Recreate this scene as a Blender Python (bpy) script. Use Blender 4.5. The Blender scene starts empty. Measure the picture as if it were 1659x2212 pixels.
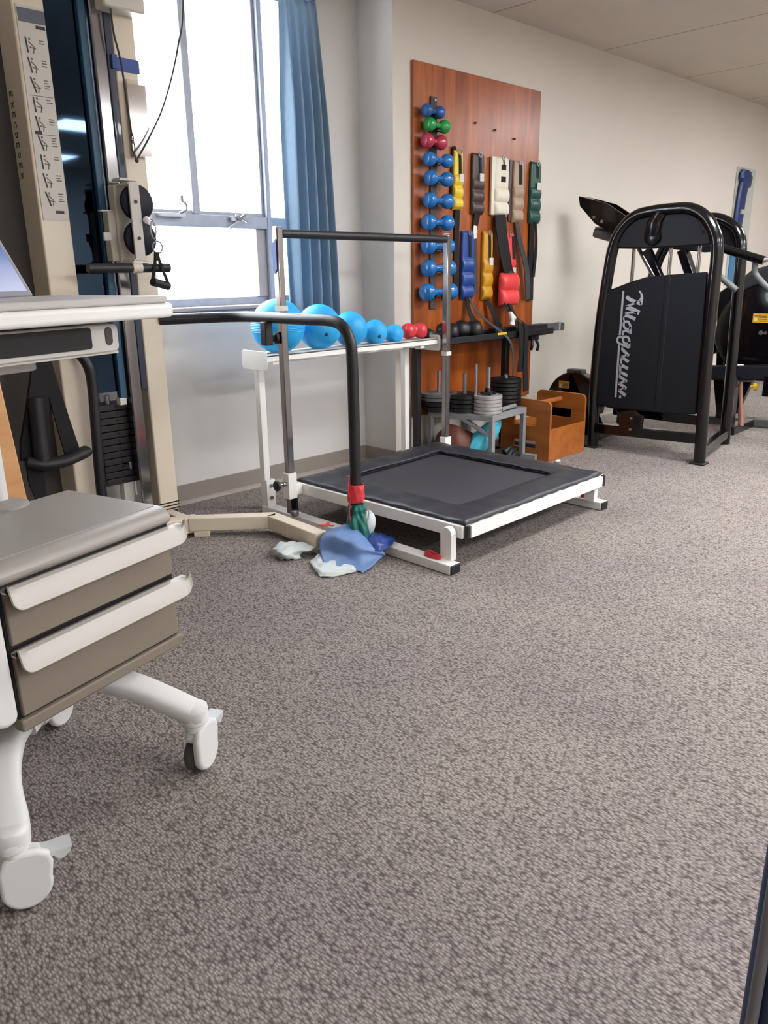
import bpy, math, random
from mathutils import Vector as Vec, Matrix as Mat
random.seed(7)
S = bpy.context.scene
COL = S.collection
PI = math.pi

# ------------------------------------------------------------------ materials
def lin(r, g, b):
    f = lambda c: ((c/255)/12.92 if c/255 <= .04045 else (((c/255)+.055)/1.055)**2.4)
    return (f(r), f(g), f(b), 1)

def mat(name, rgb, rough=.5, metal=0., var=.06, scale=8., bump=0., bscale=200., coat=0., stretch=(1,1,1), spec=.5):
    m = bpy.data.materials.new(name); m.use_nodes = True
    nt = m.node_tree; N = nt.nodes; L = nt.links
    p = N['Principled BSDF']
    p.inputs['Roughness'].default_value = rough
    p.inputs['Metallic'].default_value = metal
    p.inputs['Coat Weight'].default_value = coat
    p.inputs['Specular IOR Level'].default_value = spec
    c = lin(*rgb)
    tc = N.new('ShaderNodeTexCoord'); mp = N.new('ShaderNodeMapping')
    mp.inputs['Scale'].default_value = stretch
    L.new(tc.outputs['Object'], mp.inputs['Vector'])
    nz = N.new('ShaderNodeTexNoise'); nz.inputs['Scale'].default_value = scale; nz.inputs['Detail'].default_value = 4
    L.new(mp.outputs[0], nz.inputs['Vector'])
    rp = N.new('ShaderNodeValToRGB')
    rp.color_ramp.elements[0].position = .3; rp.color_ramp.elements[1].position = .7
    rp.color_ramp.elements[0].color = [x*(1-var) for x in c[:3]]+[1]
    rp.color_ramp.elements[1].color = [min(1, x*(1+var)) for x in c[:3]]+[1]
    L.new(nz.outputs['Fac'], rp.inputs[0]); L.new(rp.outputs[0], p.inputs['Base Color'])
    if bump:
        n2 = N.new('ShaderNodeTexNoise'); n2.inputs['Scale'].default_value = bscale
        L.new(mp.outputs[0], n2.inputs['Vector'])
        b = N.new('ShaderNodeBump'); b.inputs['Strength'].default_value = bump; b.inputs['Distance'].default_value = .002
        L.new(n2.outputs['Fac'], b.inputs['Height']); L.new(b.outputs[0], p.inputs['Normal'])
    return m

def emis(name, rgb, strength):
    m = bpy.data.materials.new(name); m.use_nodes = True
    nt = m.node_tree; N = nt.nodes
    N.remove(N['Principled BSDF'])
    e = N.new('ShaderNodeEmission'); e.inputs[0].default_value = lin(*rgb); e.inputs[1].default_value = strength
    nt.links.new(e.outputs[0], N['Material Output'].inputs[0])
    return m

def glass(name, tint=(255,255,255), refl=.08, rough=.02, gcol=(255,255,255)):
    m = bpy.data.materials.new(name); m.use_nodes = True
    nt = m.node_tree; N = nt.nodes; L = nt.links
    N.remove(N['Principled BSDF'])
    t = N.new('ShaderNodeBsdfTransparent'); t.inputs[0].default_value = lin(*tint)
    g = N.new('ShaderNodeBsdfGlossy'); g.inputs[0].default_value = lin(*gcol); g.inputs['Roughness'].default_value = rough
    fr = N.new('ShaderNodeLayerWeight'); fr.inputs[0].default_value = .25
    mu = N.new('ShaderNodeMath'); mu.operation = 'MULTIPLY_ADD'; mu.inputs[1].default_value = .5; mu.inputs[2].default_value = refl
    L.new(fr.outputs['Fresnel'], mu.inputs[0])
    mx = N.new('ShaderNodeMixShader')
    L.new(mu.outputs[0], mx.inputs[0]); L.new(t.outputs[0], mx.inputs[1]); L.new(g.outputs[0], mx.inputs[2])
    L.new(mx.outputs[0], N['Material Output'].inputs[0])
    return m

def carpet_mat():
    m = bpy.data.materials.new('carpet_loop'); m.use_nodes = True
    nt = m.node_tree; N = nt.nodes; L = nt.links; p = N['Principled BSDF']
    p.inputs['Roughness'].default_value = .95; p.inputs['Specular IOR Level'].default_value = .1
    tc = N.new('ShaderNodeTexCoord'); mp = N.new('ShaderNodeMapping')
    mp.inputs['Rotation'].default_value = (0, 0, math.radians(-12)); mp.inputs['Scale'].default_value = (185, 95, 1)
    L.new(tc.outputs['Object'], mp.inputs[0])
    vo = N.new('ShaderNodeTexVoronoi'); vo.inputs['Scale'].default_value = 1; vo.inputs['Randomness'].default_value = .8
    L.new(mp.outputs[0], vo.inputs['Vector'])
    r1 = N.new('ShaderNodeValToRGB'); e = r1.color_ramp.elements
    e[0].position = .2; e[0].color = lin(164,156,150); e[1].position = .85; e[1].color = lin(92,84,81)
    L.new(vo.outputs['Distance'], r1.inputs[0])
    nz = N.new('ShaderNodeTexNoise'); nz.inputs['Scale'].default_value = 260; nz.inputs['Detail'].default_value = 3
    L.new(tc.outputs['Object'], nz.inputs['Vector'])
    r2 = N.new('ShaderNodeValToRGB'); e = r2.color_ramp.elements
    e[0].position = .3; e[0].color = (.91,.905,.905,1); e[1].position = .7; e[1].color = (1.07,1.065,1.06,1)
    L.new(nz.outputs['Fac'], r2.inputs[0])
    mx = N.new('ShaderNodeMixRGB'); mx.blend_type = 'MULTIPLY'; mx.inputs[0].default_value = .8
    L.new(r1.outputs[0], mx.inputs[1]); L.new(r2.outputs[0], mx.inputs[2])
    n3 = N.new('ShaderNodeTexNoise'); n3.inputs['Scale'].default_value = 1.6; n3.inputs['Detail'].default_value = 2
    L.new(tc.outputs['Object'], n3.inputs['Vector'])
    r3 = N.new('ShaderNodeValToRGB'); e = r3.color_ramp.elements
    e[0].position = .35; e[0].color = (.92,.91,.93,1); e[1].position = .65; e[1].color = (1.05,1.05,1.03,1)
    L.new(n3.outputs['Fac'], r3.inputs[0])
    m2 = N.new('ShaderNodeMixRGB'); m2.blend_type = 'MULTIPLY'; m2.inputs[0].default_value = 1
    L.new(mx.outputs[0], m2.inputs[1]); L.new(r3.outputs[0], m2.inputs[2])
    L.new(m2.outputs[0], p.inputs['Base Color'])
    b = N.new('ShaderNodeBump'); b.inputs['Strength'].default_value = .6; b.inputs['Distance'].default_value = .004; b.invert = True
    L.new(vo.outputs['Distance'], b.inputs['Height']); L.new(b.outputs[0], p.inputs['Normal'])
    return m

def ceiling_mat():
    m = mat('ceiling_tile', (205,196,184), .9, var=.02, scale=3, bump=.15, bscale=120)
    nt = m.node_tree; N = nt.nodes; L = nt.links; p = N['Principled BSDF']
    src = p.inputs['Base Color'].links[0].from_socket
    tc = N.new('ShaderNodeTexCoord'); sx = N.new('ShaderNodeSeparateXYZ'); L.new(tc.outputs['Object'], sx.inputs[0])
    def line(sock, off, per, w):
        a = N.new('ShaderNodeMath'); a.operation = 'SUBTRACT'; a.inputs[1].default_value = off; L.new(sock, a.inputs[0])
        d = N.new('ShaderNodeMath'); d.operation = 'PINGPONG'; d.inputs[1].default_value = per/2; L.new(a.outputs[0], d.inputs[0])
        c = N.new('ShaderNodeMath'); c.operation = 'LESS_THAN'; c.inputs[1].default_value = w; L.new(d.outputs[0], c.inputs[0])
        return c.outputs[0]
    l1 = line(sx.outputs[0], 4.175, 1.24, .006)
    mx = N.new('ShaderNodeMixRGB'); mx.blend_type = 'MIX'
    L.new(l1, mx.inputs[0]); L.new(src, mx.inputs[1]); mx.inputs[2].default_value = lin(150,140,128)
    L.new(mx.outputs[0], p.inputs['Base Color'])
    return m

def wood_mat(name, a, b, rough=.35, axis=2, coat=.2):
    m = bpy.data.materials.new(name); m.use_nodes = True
    nt = m.node_tree; N = nt.nodes; L = nt.links; p = N['Principled BSDF']
    p.inputs['Roughness'].default_value = rough; p.inputs['Coat Weight'].default_value = coat; p.inputs['Coat Roughness'].default_value = .25
    tc = N.new('ShaderNodeTexCoord'); mp = N.new('ShaderNodeMapping')
    sc = [14, 14, 14]; sc[axis] = 1.6
    mp.inputs['Scale'].default_value = sc; L.new(tc.outputs['Object'], mp.inputs[0])
    nz = N.new('ShaderNodeTexNoise'); nz.inputs['Scale'].default_value = 1.2; nz.inputs['Detail'].default_value = 6; nz.inputs['Distortion'].default_value = .6
    L.new(mp.outputs[0], nz.inputs['Vector'])
    rp = N.new('ShaderNodeValToRGB'); e = rp.color_ramp.elements
    e[0].position = .3; e[0].color = lin(*a); e[1].position = .72; e[1].color = lin(*b)
    L.new(nz.outputs['Fac'], rp.inputs[0]); L.new(rp.outputs[0], p.inputs['Base Color'])
    return m

MT = dict(
 carpet=carpet_mat(), ceiling=ceiling_mat(),
 wall=mat('beige_wall_paint', (208,201,190), .75, var=.02, scale=2, bump=.05),
 wallw=mat('grey_wall_paint', (204,200,196), .75, var=.02, scale=2, bump=.05),
 base=mat('taupe_vinyl_base', (138,128,120), .5, var=.03),
 alum=mat('window_aluminium', (150,156,168), .5, metal=.3, var=.08, scale=20),
 sill=mat('sill_metal', (158,150,150), .5, var=.06),
 apron=mat('sill_apron', (150,135,128), .6, var=.06),
 glass=glass('window_glass'),
 curtain=mat('blue_curtain_cloth', (112,150,184), .85, var=.04, scale=30, bump=.2, bscale=900),
 white=mat('white_powder_coat', (234,232,227), .4, var=.02),
 whitem=mat('white_plastic', (232,231,227), .4, var=.01),
 cream=mat('cream_powder_coat', (222,210,190), .45, var=.02),
 creamd=mat('cream_carriage_paint', (206,200,188), .4, var=.02),
 chrome=mat('chrome_steel', (150,147,148), .14, metal=1, var=.03),
 steel=mat('brushed_steel', (160,160,165), .35, metal=.9, var=.05),
 black=mat('black_rubber', (20,19,23), .55, var=.1),
 foam=mat('black_foam_grip', (25,25,30), .45, var=.08, bump=.2, bscale=600),
 blackg=mat('gloss_black_paint', (9,8,11), .2, var=.05, coat=.25, spec=.35),
 dark=mat('dark_recess', (12,11,12), .7),
 padv=mat('black_vinyl_pad', (42,44,50), .42, var=.12, scale=6, bump=.25, bscale=30),
 bed=mat('trampoline_bed', (56,55,60), .55, var=.1, scale=5, bump=.15, bscale=700),
 shield=glass('blue_smoked_acrylic', (34,66,112), .06, .03, (150,190,235)),
 shroud=mat('navy_shroud', (20,36,58), .3, var=.15, scale=4, coat=.3),
 rodcover=mat('teal_rod_cover', (38,80,108), .45, var=.06),
 slate=mat('slate_plastic', (16,19,25), .55, spec=.3, var=.06),
 slatepad=mat('slate_upholstery', (44,48,54), .5, var=.08),
 slatetop=mat('slate_plastic_cap', (20,22,28), .5, spec=.3, var=.05),
 silver=mat('silver_ink', (176,176,184), .4, metal=.3, var=.03),
 disc=mat('navy_pulley', (15,17,30), .55, spec=.3, var=.06),
 paper=mat('paper_sheet', (205,200,192), .7, var=.02),
 ink=mat('grey_ink', (110,106,106), .7), inkd=mat('dark_ink', (62,58,58), .7), inkb=mat('blue_grey_ink', (100,104,116), .7),
 bluetape=mat('blue_tape', (60,84,150), .6),
 clear=glass('clear_plastic', (236,232,228), .12, .12),
 clearp=glass('frosted_plastic', (225,228,230), .25, .3),
 iron=mat('black_iron', (13,13,15), .45, var=.15, scale=30, bump=.2, bscale=150),
 irong=mat('grey_iron', (92,94,94), .5, var=.1, scale=20, bump=.2, bscale=150),
 ironS=mat('silver_hammertone', (178,174,174), .38, metal=.4, var=.06, scale=40),
 rackg=mat('grey_rack_paint', (132,134,136), .45, var=.05),
 ball=mat('blue_gym_ball', (36,164,226), .5, var=.05, bump=.15, bscale=350),
 plug=mat('ball_plug', (20,60,90), .6),
 dbblue=mat('blue_vinyl', (18,108,180), .22, var=.05, coat=.3),
 dbred=mat('crimson_vinyl', (176,44,70), .25, var=.05, coat=.3),
 dbgreen=mat('green_vinyl', (16,146,66), .22, var=.05, coat=.3),
 dbsmall=mat('navy_vinyl', (32,84,150), .3, var=.08),
 redv=mat('red_vinyl', (206,52,62), .35, var=.06, bump=.2, bscale=60),
 inkred=mat('maroon_ink', (110,40,70), .5),
 cy=mat('yellow_nylon', (216,186,50), .4, var=.05, bump=.3, bscale=60),
 cbr=mat('brown_nylon', (66,52,50), .4, var=.08, bump=.3, bscale=60),
 cwh=mat('ivory_nylon', (214,208,190), .5, var=.04, bump=.3, bscale=60),
 ctan=mat('tan_nylon', (158,136,114), .45, var=.05, bump=.3, bscale=60),
 cgr=mat('bottle_green_nylon', (18,70,60), .4, var=.08, bump=.3, bscale=60),
 cbl=mat('royal_blue_nylon', (30,66,138), .38, var=.06, bump=.3, bscale=60),
 cgo=mat('gold_nylon', (196,142,28), .42, var=.06, bump=.3, bscale=60),
 cred=mat('coral_red_nylon', (226,70,72), .4, var=.05, bump=.3, bscale=60),
 strap=mat('black_webbing', (15,14,16), .85, var=.12, bump=.3, bscale=500),
 strapg=mat('grey_webbing', (58,58,60), .8, var=.1, bump=.3, bscale=500),
 ply=wood_mat('stained_plywood', (118,50,12), (172,92,36), .34, 2, .2),
 crate=wood_mat('varnished_crate_wood', (142,78,26), (172,100,40), .4, 1, .2),
 maple=wood_mat('maple_wood', (206,150,96), (224,174,122), .45, 0, .2),
 cloth_t=mat('turquoise_plastic_bag', (70,178,200), .3, var=.12, scale=14, bump=.6, bscale=30),
 leather=mat('brown_leather', (90,46,28), .6, var=.12, bump=.3, bscale=60),
 bandb=mat('light_blue_latex', (100,130,178), .5, var=.08, scale=10, bump=.2, bscale=40),
 bandn=mat('navy_latex', (38,66,140), .42, var=.12, scale=10),
 bandg=mat('green_latex', (8,104,92), .45, var=.12, scale=12),
 bandr=mat('red_latex', (222,58,68), .5, var=.08, scale=12),
 bandw=mat('silver_latex', (200,208,206), .5, var=.05, scale=10),
 rag=mat('white_rag', (214,212,204), .85, var=.05),
 yel=mat('warning_yellow', (222,168,36), .5), 
 knoby=mat('yellow_knob', (226,190,40), .4),
 pinkm=mat('chrome_pink_reflection', (176,128,116), .3, metal=.5),  # chrome strut with its reddish reflection put into the base colour
 cartg=mat('taupe_cart_plastic', (124,114,100), .55, var=.02, bump=.1, bscale=500),
 cartt=mat('grey_cart_top', (158,152,146), .42, var=.02),
 carth=mat('pale_cart_handle', (192,187,180), .45, var=.01),
 cartw=mat('white_cart_shell', (214,214,212), .42, var=.01),
 wheel=mat('grey_tyre', (78,76,74), .6),
 pedal=None,
 lapg=mat('grey_laptop_shell', (140,140,150), .45, var=.02),
 lapb=mat('pale_laptop_base', (188,184,180), .5, var=.02),
 wall_shade=mat('dark_wall_shade', (74,70,68), .8, var=.06, scale=3),  # wall shade put into an even dark colour
 navy=mat('navy_upholstery', (44,58,92), .6, var=.08, bump=.2, bscale=200),
 trimg=mat('grey_piping', (120,120,128), .6),
 bluelat=mat('deep_blue_vinyl', (22,44,98), .4, var=.1),
 bluetx=mat('steel_blue_panel', (52,112,156), .5, var=.05),
 lampb=emis('lamp_diffuser', (250,251,255), 21),
)
def curtain_mat():
    m = mat('blue_curtain_cloth', (140,163,182), .9, var=.04, scale=30, bump=.2, bscale=900)
    nt = m.node_tree; N = nt.nodes; L = nt.links; p = N['Principled BSDF']
    t = N.new('ShaderNodeBsdfTranslucent'); L.new(p.inputs['Base Color'].links[0].from_socket, t.inputs[0])
    mx = N.new('ShaderNodeMixShader'); mx.inputs[0].default_value = .3
    L.new(p.outputs[0], mx.inputs[1]); L.new(t.outputs[0], mx.inputs[2]); L.new(mx.outputs[0], N['Material Output'].inputs[0])
    return m
MT['curtain'] = curtain_mat()
def screen_mat():
    m = bpy.data.materials.new('laptop_display'); m.use_nodes = True
    nt = m.node_tree; N = nt.nodes; L = nt.links; N.remove(N['Principled BSDF'])
    tc = N.new('ShaderNodeTexCoord'); nz = N.new('ShaderNodeTexNoise'); nz.inputs['Scale'].default_value = 3
    L.new(tc.outputs['Generated'], nz.inputs['Vector'])
    gr = N.new('ShaderNodeSeparateXYZ'); L.new(tc.outputs['Generated'], gr.inputs[0])
    ad = N.new('ShaderNodeMath'); ad.operation = 'MULTIPLY_ADD'; ad.inputs[1].default_value = .25
    L.new(nz.outputs['Fac'], ad.inputs[0]); L.new(gr.outputs[2], ad.inputs[2])
    rp = N.new('ShaderNodeValToRGB'); e = rp.color_ramp.elements
    e[0].position = .12; e[0].color = lin(206,208,236); e[1].position = .75; e[1].color = lin(70,112,176)
    L.new(ad.outputs[0], rp.inputs[0])
    em = N.new('ShaderNodeEmission'); em.inputs[1].default_value = .5
    L.new(rp.outputs[0], em.inputs[0]); L.new(em.outputs[0], N['Material Output'].inputs[0])
    return m
MT['screen'] = screen_mat()
def frosted(name, rgb, a):
    m = mat(name, rgb, .35, var=.01); nt = m.node_tree; N = nt.nodes; L = nt.links
    t = N.new('ShaderNodeBsdfTransparent'); mx = N.new('ShaderNodeMixShader'); mx.inputs[0].default_value = a
    L.new(t.outputs[0], mx.inputs[1]); L.new(N['Principled BSDF'].outputs[0], mx.inputs[2]); L.new(mx.outputs[0], N['Material Output'].inputs[0])
    return m
MT['pedal'] = frosted('frosted_pedal', (226,230,232), .55)
MT['clearp'] = frosted('pale_frosted_sheet', (196,200,190), .8)

# ------------------------------------------------------------------ mesh builder
WM = {}     # object name -> world matrix
class MB:
    def __init__(s): s.v = []; s.f = []; s.mi = []; s.cur = 0
    def add(s, vs, fs):
        o = len(s.v); s.v += [Vec(p) for p in vs]
        for f in fs: s.f.append([i+o for i in f]); s.mi.append(s.cur)
        return s
    def box(s, c, d, R=None):
        c = Vec(c); pts = []
        for sx in (-1,1):
            for sy in (-1,1):
                for sz in (-1,1):
                    q = Vec((sx*d[0]/2, sy*d[1]/2, sz*d[2]/2))
                    if R is not None: q = R @ q
                    pts.append(c+q)
        return s.add(pts, [(0,1,3,2),(4,6,7,5),(0,4,5,1),(2,3,7,6),(0,2,6,4),(1,5,7,3)])
    def bb(s, x0, x1, y0, y1, z0, z1):
        return s.box(((x0+x1)/2,(y0+y1)/2,(z0+z1)/2), (abs(x1-x0),abs(y1-y0),abs(z1-z0)))
    def beam(s, a, b, w, h, up=(0,0,1)):
        a = Vec(a); b = Vec(b); d = (b-a).normalized(); up = Vec(up)
        sd = d.cross(up)
        if sd.length < 1e-4: sd = d.cross(Vec((1,0,0)))
        sd.normalize(); u = sd.cross(d)
        P = [a+sd*(i*w/2)+u*(j*h/2) for i,j in ((-1,-1),(1,-1),(1,1),(-1,1))]
        Q = [b+sd*(i*w/2)+u*(j*h/2) for i,j in ((-1,-1),(1,-1),(1,1),(-1,1))]
        return s.add(P+Q, [(3,2,1,0),(4,5,6,7)]+[(i,(i+1)%4,4+(i+1)%4,4+i) for i in range(4)])
    def sweep(s, pts, r, n=14, up=(0,0,1), cap=True, closed=False, ex=1.):
        pts = [Vec(p) for p in pts]; m = len(pts)
        rs = r if isinstance(r, list) else [r]*m
        rs = [(q, q) if not isinstance(q, tuple) else q for q in rs]
        rings = []; pu = None
        for i in range(m):
            if closed: d = pts[(i+1)%m]-pts[i-1]
            else: d = (pts[min(i+1,m-1)]-pts[max(i-1,0)])
            d.normalize()
            if pu is None:
                u = Vec(up); u = u-d*u.dot(d)
                if u.length < 1e-3: u = Vec((1,0,0)); u = u-d*u.dot(d)
                if u.length < 1e-3: u = Vec((0,1,0)); u = u-d*u.dot(d)
            else: u = pu-d*pu.dot(d)
            u.normalize(); pu = u; sd = d.cross(u)
            rings.append([pts[i]+sd*(rs[i][0]*math.copysign(abs(math.cos(2*PI*k/n))**ex, math.cos(2*PI*k/n)))+u*(rs[i][1]*math.copysign(abs(math.sin(2*PI*k/n))**ex, math.sin(2*PI*k/n))) for k in range(n)])
        vs = [p for R in rings for p in R]; fs = []
        for i in range(m if closed else m-1):
            j = (i+1)%m
            for k in range(n): fs.append((i*n+k, i*n+(k+1)%n, j*n+(k+1)%n, j*n+k))
        if cap and not closed:
            fs.append(tuple(range(n))[::-1]); fs.append(tuple((m-1)*n+k for k in range(n)))
        return s.add(vs, fs)
    def cyl(s, a, b, r, n=20): return s.sweep([a, b], r, n)
    def lathe(s, a, ax, prof, n=24):
        a = Vec(a); ax = Vec(ax).normalized()
        return s.sweep([a+ax*(t+1e-6*i) for i,(t,_) in enumerate(prof)], [max(q,1e-4) for _,q in prof], n) if False else s._lathe(a, ax, prof, n)
    def _lathe(s, a, ax, prof, n):
        u = ax.cross(Vec((0,0,1)))
        if u.length < 1e-3: u = ax.cross(Vec((1,0,0)))
        u.normalize(); w = ax.cross(u); m = len(prof)
        vs = [a+ax*t+(u*math.cos(2*PI*k/n)+w*math.sin(2*PI*k/n))*q for t,q in prof for k in range(n)]
        fs = [(i*n+k, i*n+(k+1)%n, (i+1)*n+(k+1)%n, (i+1)*n+k) for i in range(m-1) for k in range(n)]
        fs.append(tuple(range(n))[::-1]); fs.append(tuple((m-1)*n+k for k in range(n)))
        return s.add(vs, fs)
    def ball(s, c, r, n=24, m=14, sc=(1,1,1)):
        c = Vec(c); vs = []; fs = []
        for i in range(1, m):
            t = PI*i/m
            for k in range(n): vs.append(c+Vec((r*sc[0]*math.sin(t)*math.cos(2*PI*k/n), r*sc[1]*math.sin(t)*math.sin(2*PI*k/n), r*sc[2]*math.cos(t))))
        a = len(vs); vs += [c+Vec((0,0,r*sc[2])), c-Vec((0,0,r*sc[2]))]
        for i in range(m-2):
            for k in range(n): fs.append((i*n+k, (i+1)*n+k, (i+1)*n+(k+1)%n, i*n+(k+1)%n))
        for k in range(n):
            fs.append((a, k, (k+1)%n)); fs.append((a+1, (m-2)*n+(k+1)%n, (m-2)*n+k))
        return s.add(vs, fs)
    def prism(s, poly, ex):
        ex = Vec(ex); poly = [Vec(p) for p in poly]; n = len(poly)
        return s.add(poly+[p+ex for p in poly], [tuple(range(n))[::-1], tuple(range(n,2*n))]+[(i,(i+1)%n,n+(i+1)%n,n+i) for i in range(n)])
    def surf(s, fn, nu, nv, wrap=False):
        vs = [fn(i/(nu-1) if not wrap else i/nu, j/(nv-1)) for i in range(nu) for j in range(nv)]
        fs = [((i%nu)*nv+j, ((i+1)%nu)*nv+j, ((i+1)%nu)*nv+j+1, i*nv+j+1) for i in range(nu if wrap else nu-1) for j in range(nv-1)]
        return s.add(vs, fs)
    def ribbon(s, pts, w, nrm, t=.001):
        """flat stroke: pts in 3D, width list/number, nrm = plane normal"""
        pts = [Vec(p) for p in pts]; nrm = Vec(nrm).normalized(); m = len(pts)
        ws = w if isinstance(w, list) else [w]*m
        A = []; B = []
        for i in range(m):
            d = (pts[min(i+1,m-1)]-pts[max(i-1,0)]).normalized(); sd = d.cross(nrm).normalized()
            A.append(pts[i]+sd*ws[i]/2); B.append(pts[i]-sd*ws[i]/2)
        T = nrm*t; vs = []
        for i in range(m): vs += [A[i], B[i], B[i]+T, A[i]+T]
        fs = [(i*4+k, i*4+(k+1)%4, i*4+4+(k+1)%4, i*4+4+k) for i in range(m-1) for k in range(4)]+[(3,2,1,0), tuple(4*(m-1)+k for k in range(4))]
        s.add(vs, fs)
        return s
    def build(s, name, mats, parent=None, loc=None, bevel=0., solid=0., sub=0, ang=40, bseg=2, smooth=True, rotz=0.):
        me = bpy.data.meshes.new(name)
        if parent is not None: W = WM[parent.name]
        else: W = Mat.Translation(Vec(loc) if loc is not None else s.basepoint()) @ Mat.Rotation(rotz, 4, 'Z')
        I = W.inverted()
        me.from_pydata([tuple(I @ p) for p in s.v], [], s.f)
        if not isinstance(mats, (list, tuple)): mats = [mats]
        for q in mats: me.materials.append(MT[q] if isinstance(q, str) else q)
        for p_, k in zip(me.polygons, s.mi): p_.material_index = k
        me.validate(); me.update()
        import bmesh as bm_
        b = bm_.new(); b.from_mesh(me); bm_.ops.recalc_face_normals(b, faces=b.faces); b.to_mesh(me); b.free()
        if smooth:
            for p_ in me.polygons: p_.use_smooth = True
            me.set_sharp_from_angle(angle=math.radians(ang))
        o = bpy.data.objects.new(name, me); COL.objects.link(o)
        if parent is not None: o.parent = parent
        else: o.matrix_world = W
        WM[o.name] = W
        if solid:
            q = o.modifiers.new('thickness', 'SOLIDIFY'); q.thickness = solid; q.offset = 0
        if sub:
            q = o.modifiers.new('smooth', 'SUBSURF'); q.levels = sub; q.render_levels = sub
        if bevel:
            q = o.modifiers.new('bevel', 'BEVEL'); q.width = bevel; q.segments = bseg; q.limit_method = 'ANGLE'; q.angle_limit = math.radians(50)
        return o
    def basepoint(s):
        xs = [p.x for p in s.v]; ys = [p.y for p in s.v]; zs = [p.z for p in s.v]
        return Vec(((min(xs)+max(xs))/2, (min(ys)+max(ys))/2, min(zs)))

def thing(name, label, cat, loc, rotz=0, group=None):
    o = bpy.data.objects.new(name, None); COL.objects.link(o)
    o.empty_display_size = .05
    o.location = loc; o.rotation_euler = (0, 0, rotz)
    WM[o.name] = Mat.Translation(Vec(loc)) @ Mat.Rotation(rotz, 4, 'Z')
    o['label'] = label; o['category'] = cat
    if group: o['group'] = group
    return o
def tag(o, label, cat, group=None):
    o['label'] = label; o['category'] = cat
    if group: o['group'] = group
    return o
def struct(o): o['kind'] = 'structure'; return o
def lab(o, t): o['label'] = t; return o

def cr(pts, n=8, closed=False):
    pts = [Vec(p) for p in pts]; out = []; m = len(pts)
    for i in range(m if closed else m-1):
        if closed: p0, p1, p2, p3 = pts[i-1], pts[i], pts[(i+1)%m], pts[(i+2)%m]
        else: p0, p1, p2, p3 = pts[max(i-1,0)], pts[i], pts[i+1], pts[min(i+2,m-1)]
        for k in range(n):
            t = k/n
            out.append(.5*((2*p1)+(p2-p0)*t+(2*p0-5*p1+4*p2-p3)*t*t+(3*p1-p0-3*p2+p3)*t**3))
    if not closed: out.append(pts[-1])
    return out
def rrect(w, h, r, n=5):
    out = []
    for cx, cy, a in ((w/2-r,h/2-r,0),(-w/2+r,h/2-r,90),(-w/2+r,-h/2+r,180),(w/2-r,-h/2+r,270)):
        for k in range(n+1):
            t = math.radians(a+90*k/n); out.append((cx+r*math.cos(t), cy+r*math.sin(t)))
    return out

# ------------------------------------------------------------------ setting
YW, YB, XP, ZC = 3.537, 3.268, 3.332, 2.595       # window wall, board wall, pier side, ceiling
X0, X1, Y0 = -2.0, 10.5, -5.0
OX0, OX1, OZ0, OZ1 = .55, 2.96, .985, 2.50        # window opening
struct(MB().bb(X0, X1, Y0, 4.0, -.1, 0).build('floor', 'carpet', loc=(0,0,0)))
struct(MB().bb(X0, X1, Y0, 4.0, ZC, ZC+.1).build('ceiling', 'ceiling', loc=(0,0,0)))
struct(MB().bb(XP, X1, YB, 3.8, 0, ZC).build('wall_back', 'wall', loc=(0,0,0)))
m = MB()
m.bb(X0, OX0, YW, 3.8, 0, ZC); m.bb(OX1, XP, YW, 3.8, 0, ZC); m.bb(OX0, OX1, YW, 3.8, 0, OZ0); m.bb(OX0, OX1, YW, 3.8, OZ1, ZC)
struct(m.build('wall_window', 'wallw', loc=(0,0,0)))
struct(MB().bb(XP-.004, XP, YB, YW, 0, ZC).build('wall_pier', 'wallw', loc=(0,0,0)))
struct(MB().bb(X0-.1, X0, Y0, 4.0, 0, ZC).build('wall_left', 'wall', loc=(0,0,0)))
struct(MB().bb(X1, X1+.1, Y0, 4.0, 0, ZC).build('wall_right', 'wall', loc=(0,0,0)))
struct(MB().bb(X0, X1, Y0-.1, Y0, 0, ZC).build('wall_front', 'wall', loc=(0,0,0)))
def basebd(name, a, b):
    a = Vec(a); b = Vec(b); d = (b-a).normalized(); nrm = Vec((d.y, -d.x, 0))
    prof = [(0,0),(.022,0),(.016,.012),(.006,.02),(.006,.1),(0,.102)]
    mm = MB(); P = [a+nrm*x+Vec((0,0,z)) for x,z in prof]; mm.prism(P, b-a)
    return struct(mm.build(name, 'base', loc=(0,0,0)))
basebd('baseboard_window', (X0, YW, 0), (XP-.004, YW, 0))
basebd('baseboard_pier', (XP-.004, YW, 0), (XP-.004, YB, 0))
basebd('baseboard_back', (XP, YB, 0), (X1, YB, 0))

# window
w = MB().bb(OX0, OX1, 3.60, 3.64, OZ0+.0, OZ0+.045).bb(OX0, OX1, 3.58, 3.64, OZ1-.04, OZ1)
w.bb(OX0, OX0+.04, 3.58, 3.64, OZ0, OZ1).bb(OX1-.03, OX1, 3.58, 3.64, OZ0, OZ1)
win = struct(w.build('window_1', 'alum', loc=(1.75, 3.6, OZ0), bevel=.003))
MB().bb(OX0+.03, OX1-.02, 3.565, 3.62, 1.372, 1.432).build('transom', 'alum', win, bevel=.004)
MB().bb(2.232, 2.272, 3.57, 3.62, 1.432, OZ1-.03).build('mullion', 'alum', win, bevel=.004)
MB().bb(2.672, 2.70, 3.56, 3.62, 1.0, OZ1-.03).build('mullion', 'alum', win, bevel=.004)
MB().bb(2.612, 2.672, 3.585, 3.62, 1.03, 1.372).build('sash_stile', 'sill', win, bevel=.003)
MB().bb(2.655, 2.672, 3.585, 3.62, 1.432, OZ1-.03).build('sash_stile', 'alum', win, bevel=.003)
MB().bb(OX0+.03, 2.655, 3.585, 3.62, 1.432, 1.45).build('sash_rail', 'alum', win, bevel=.003)
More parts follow.
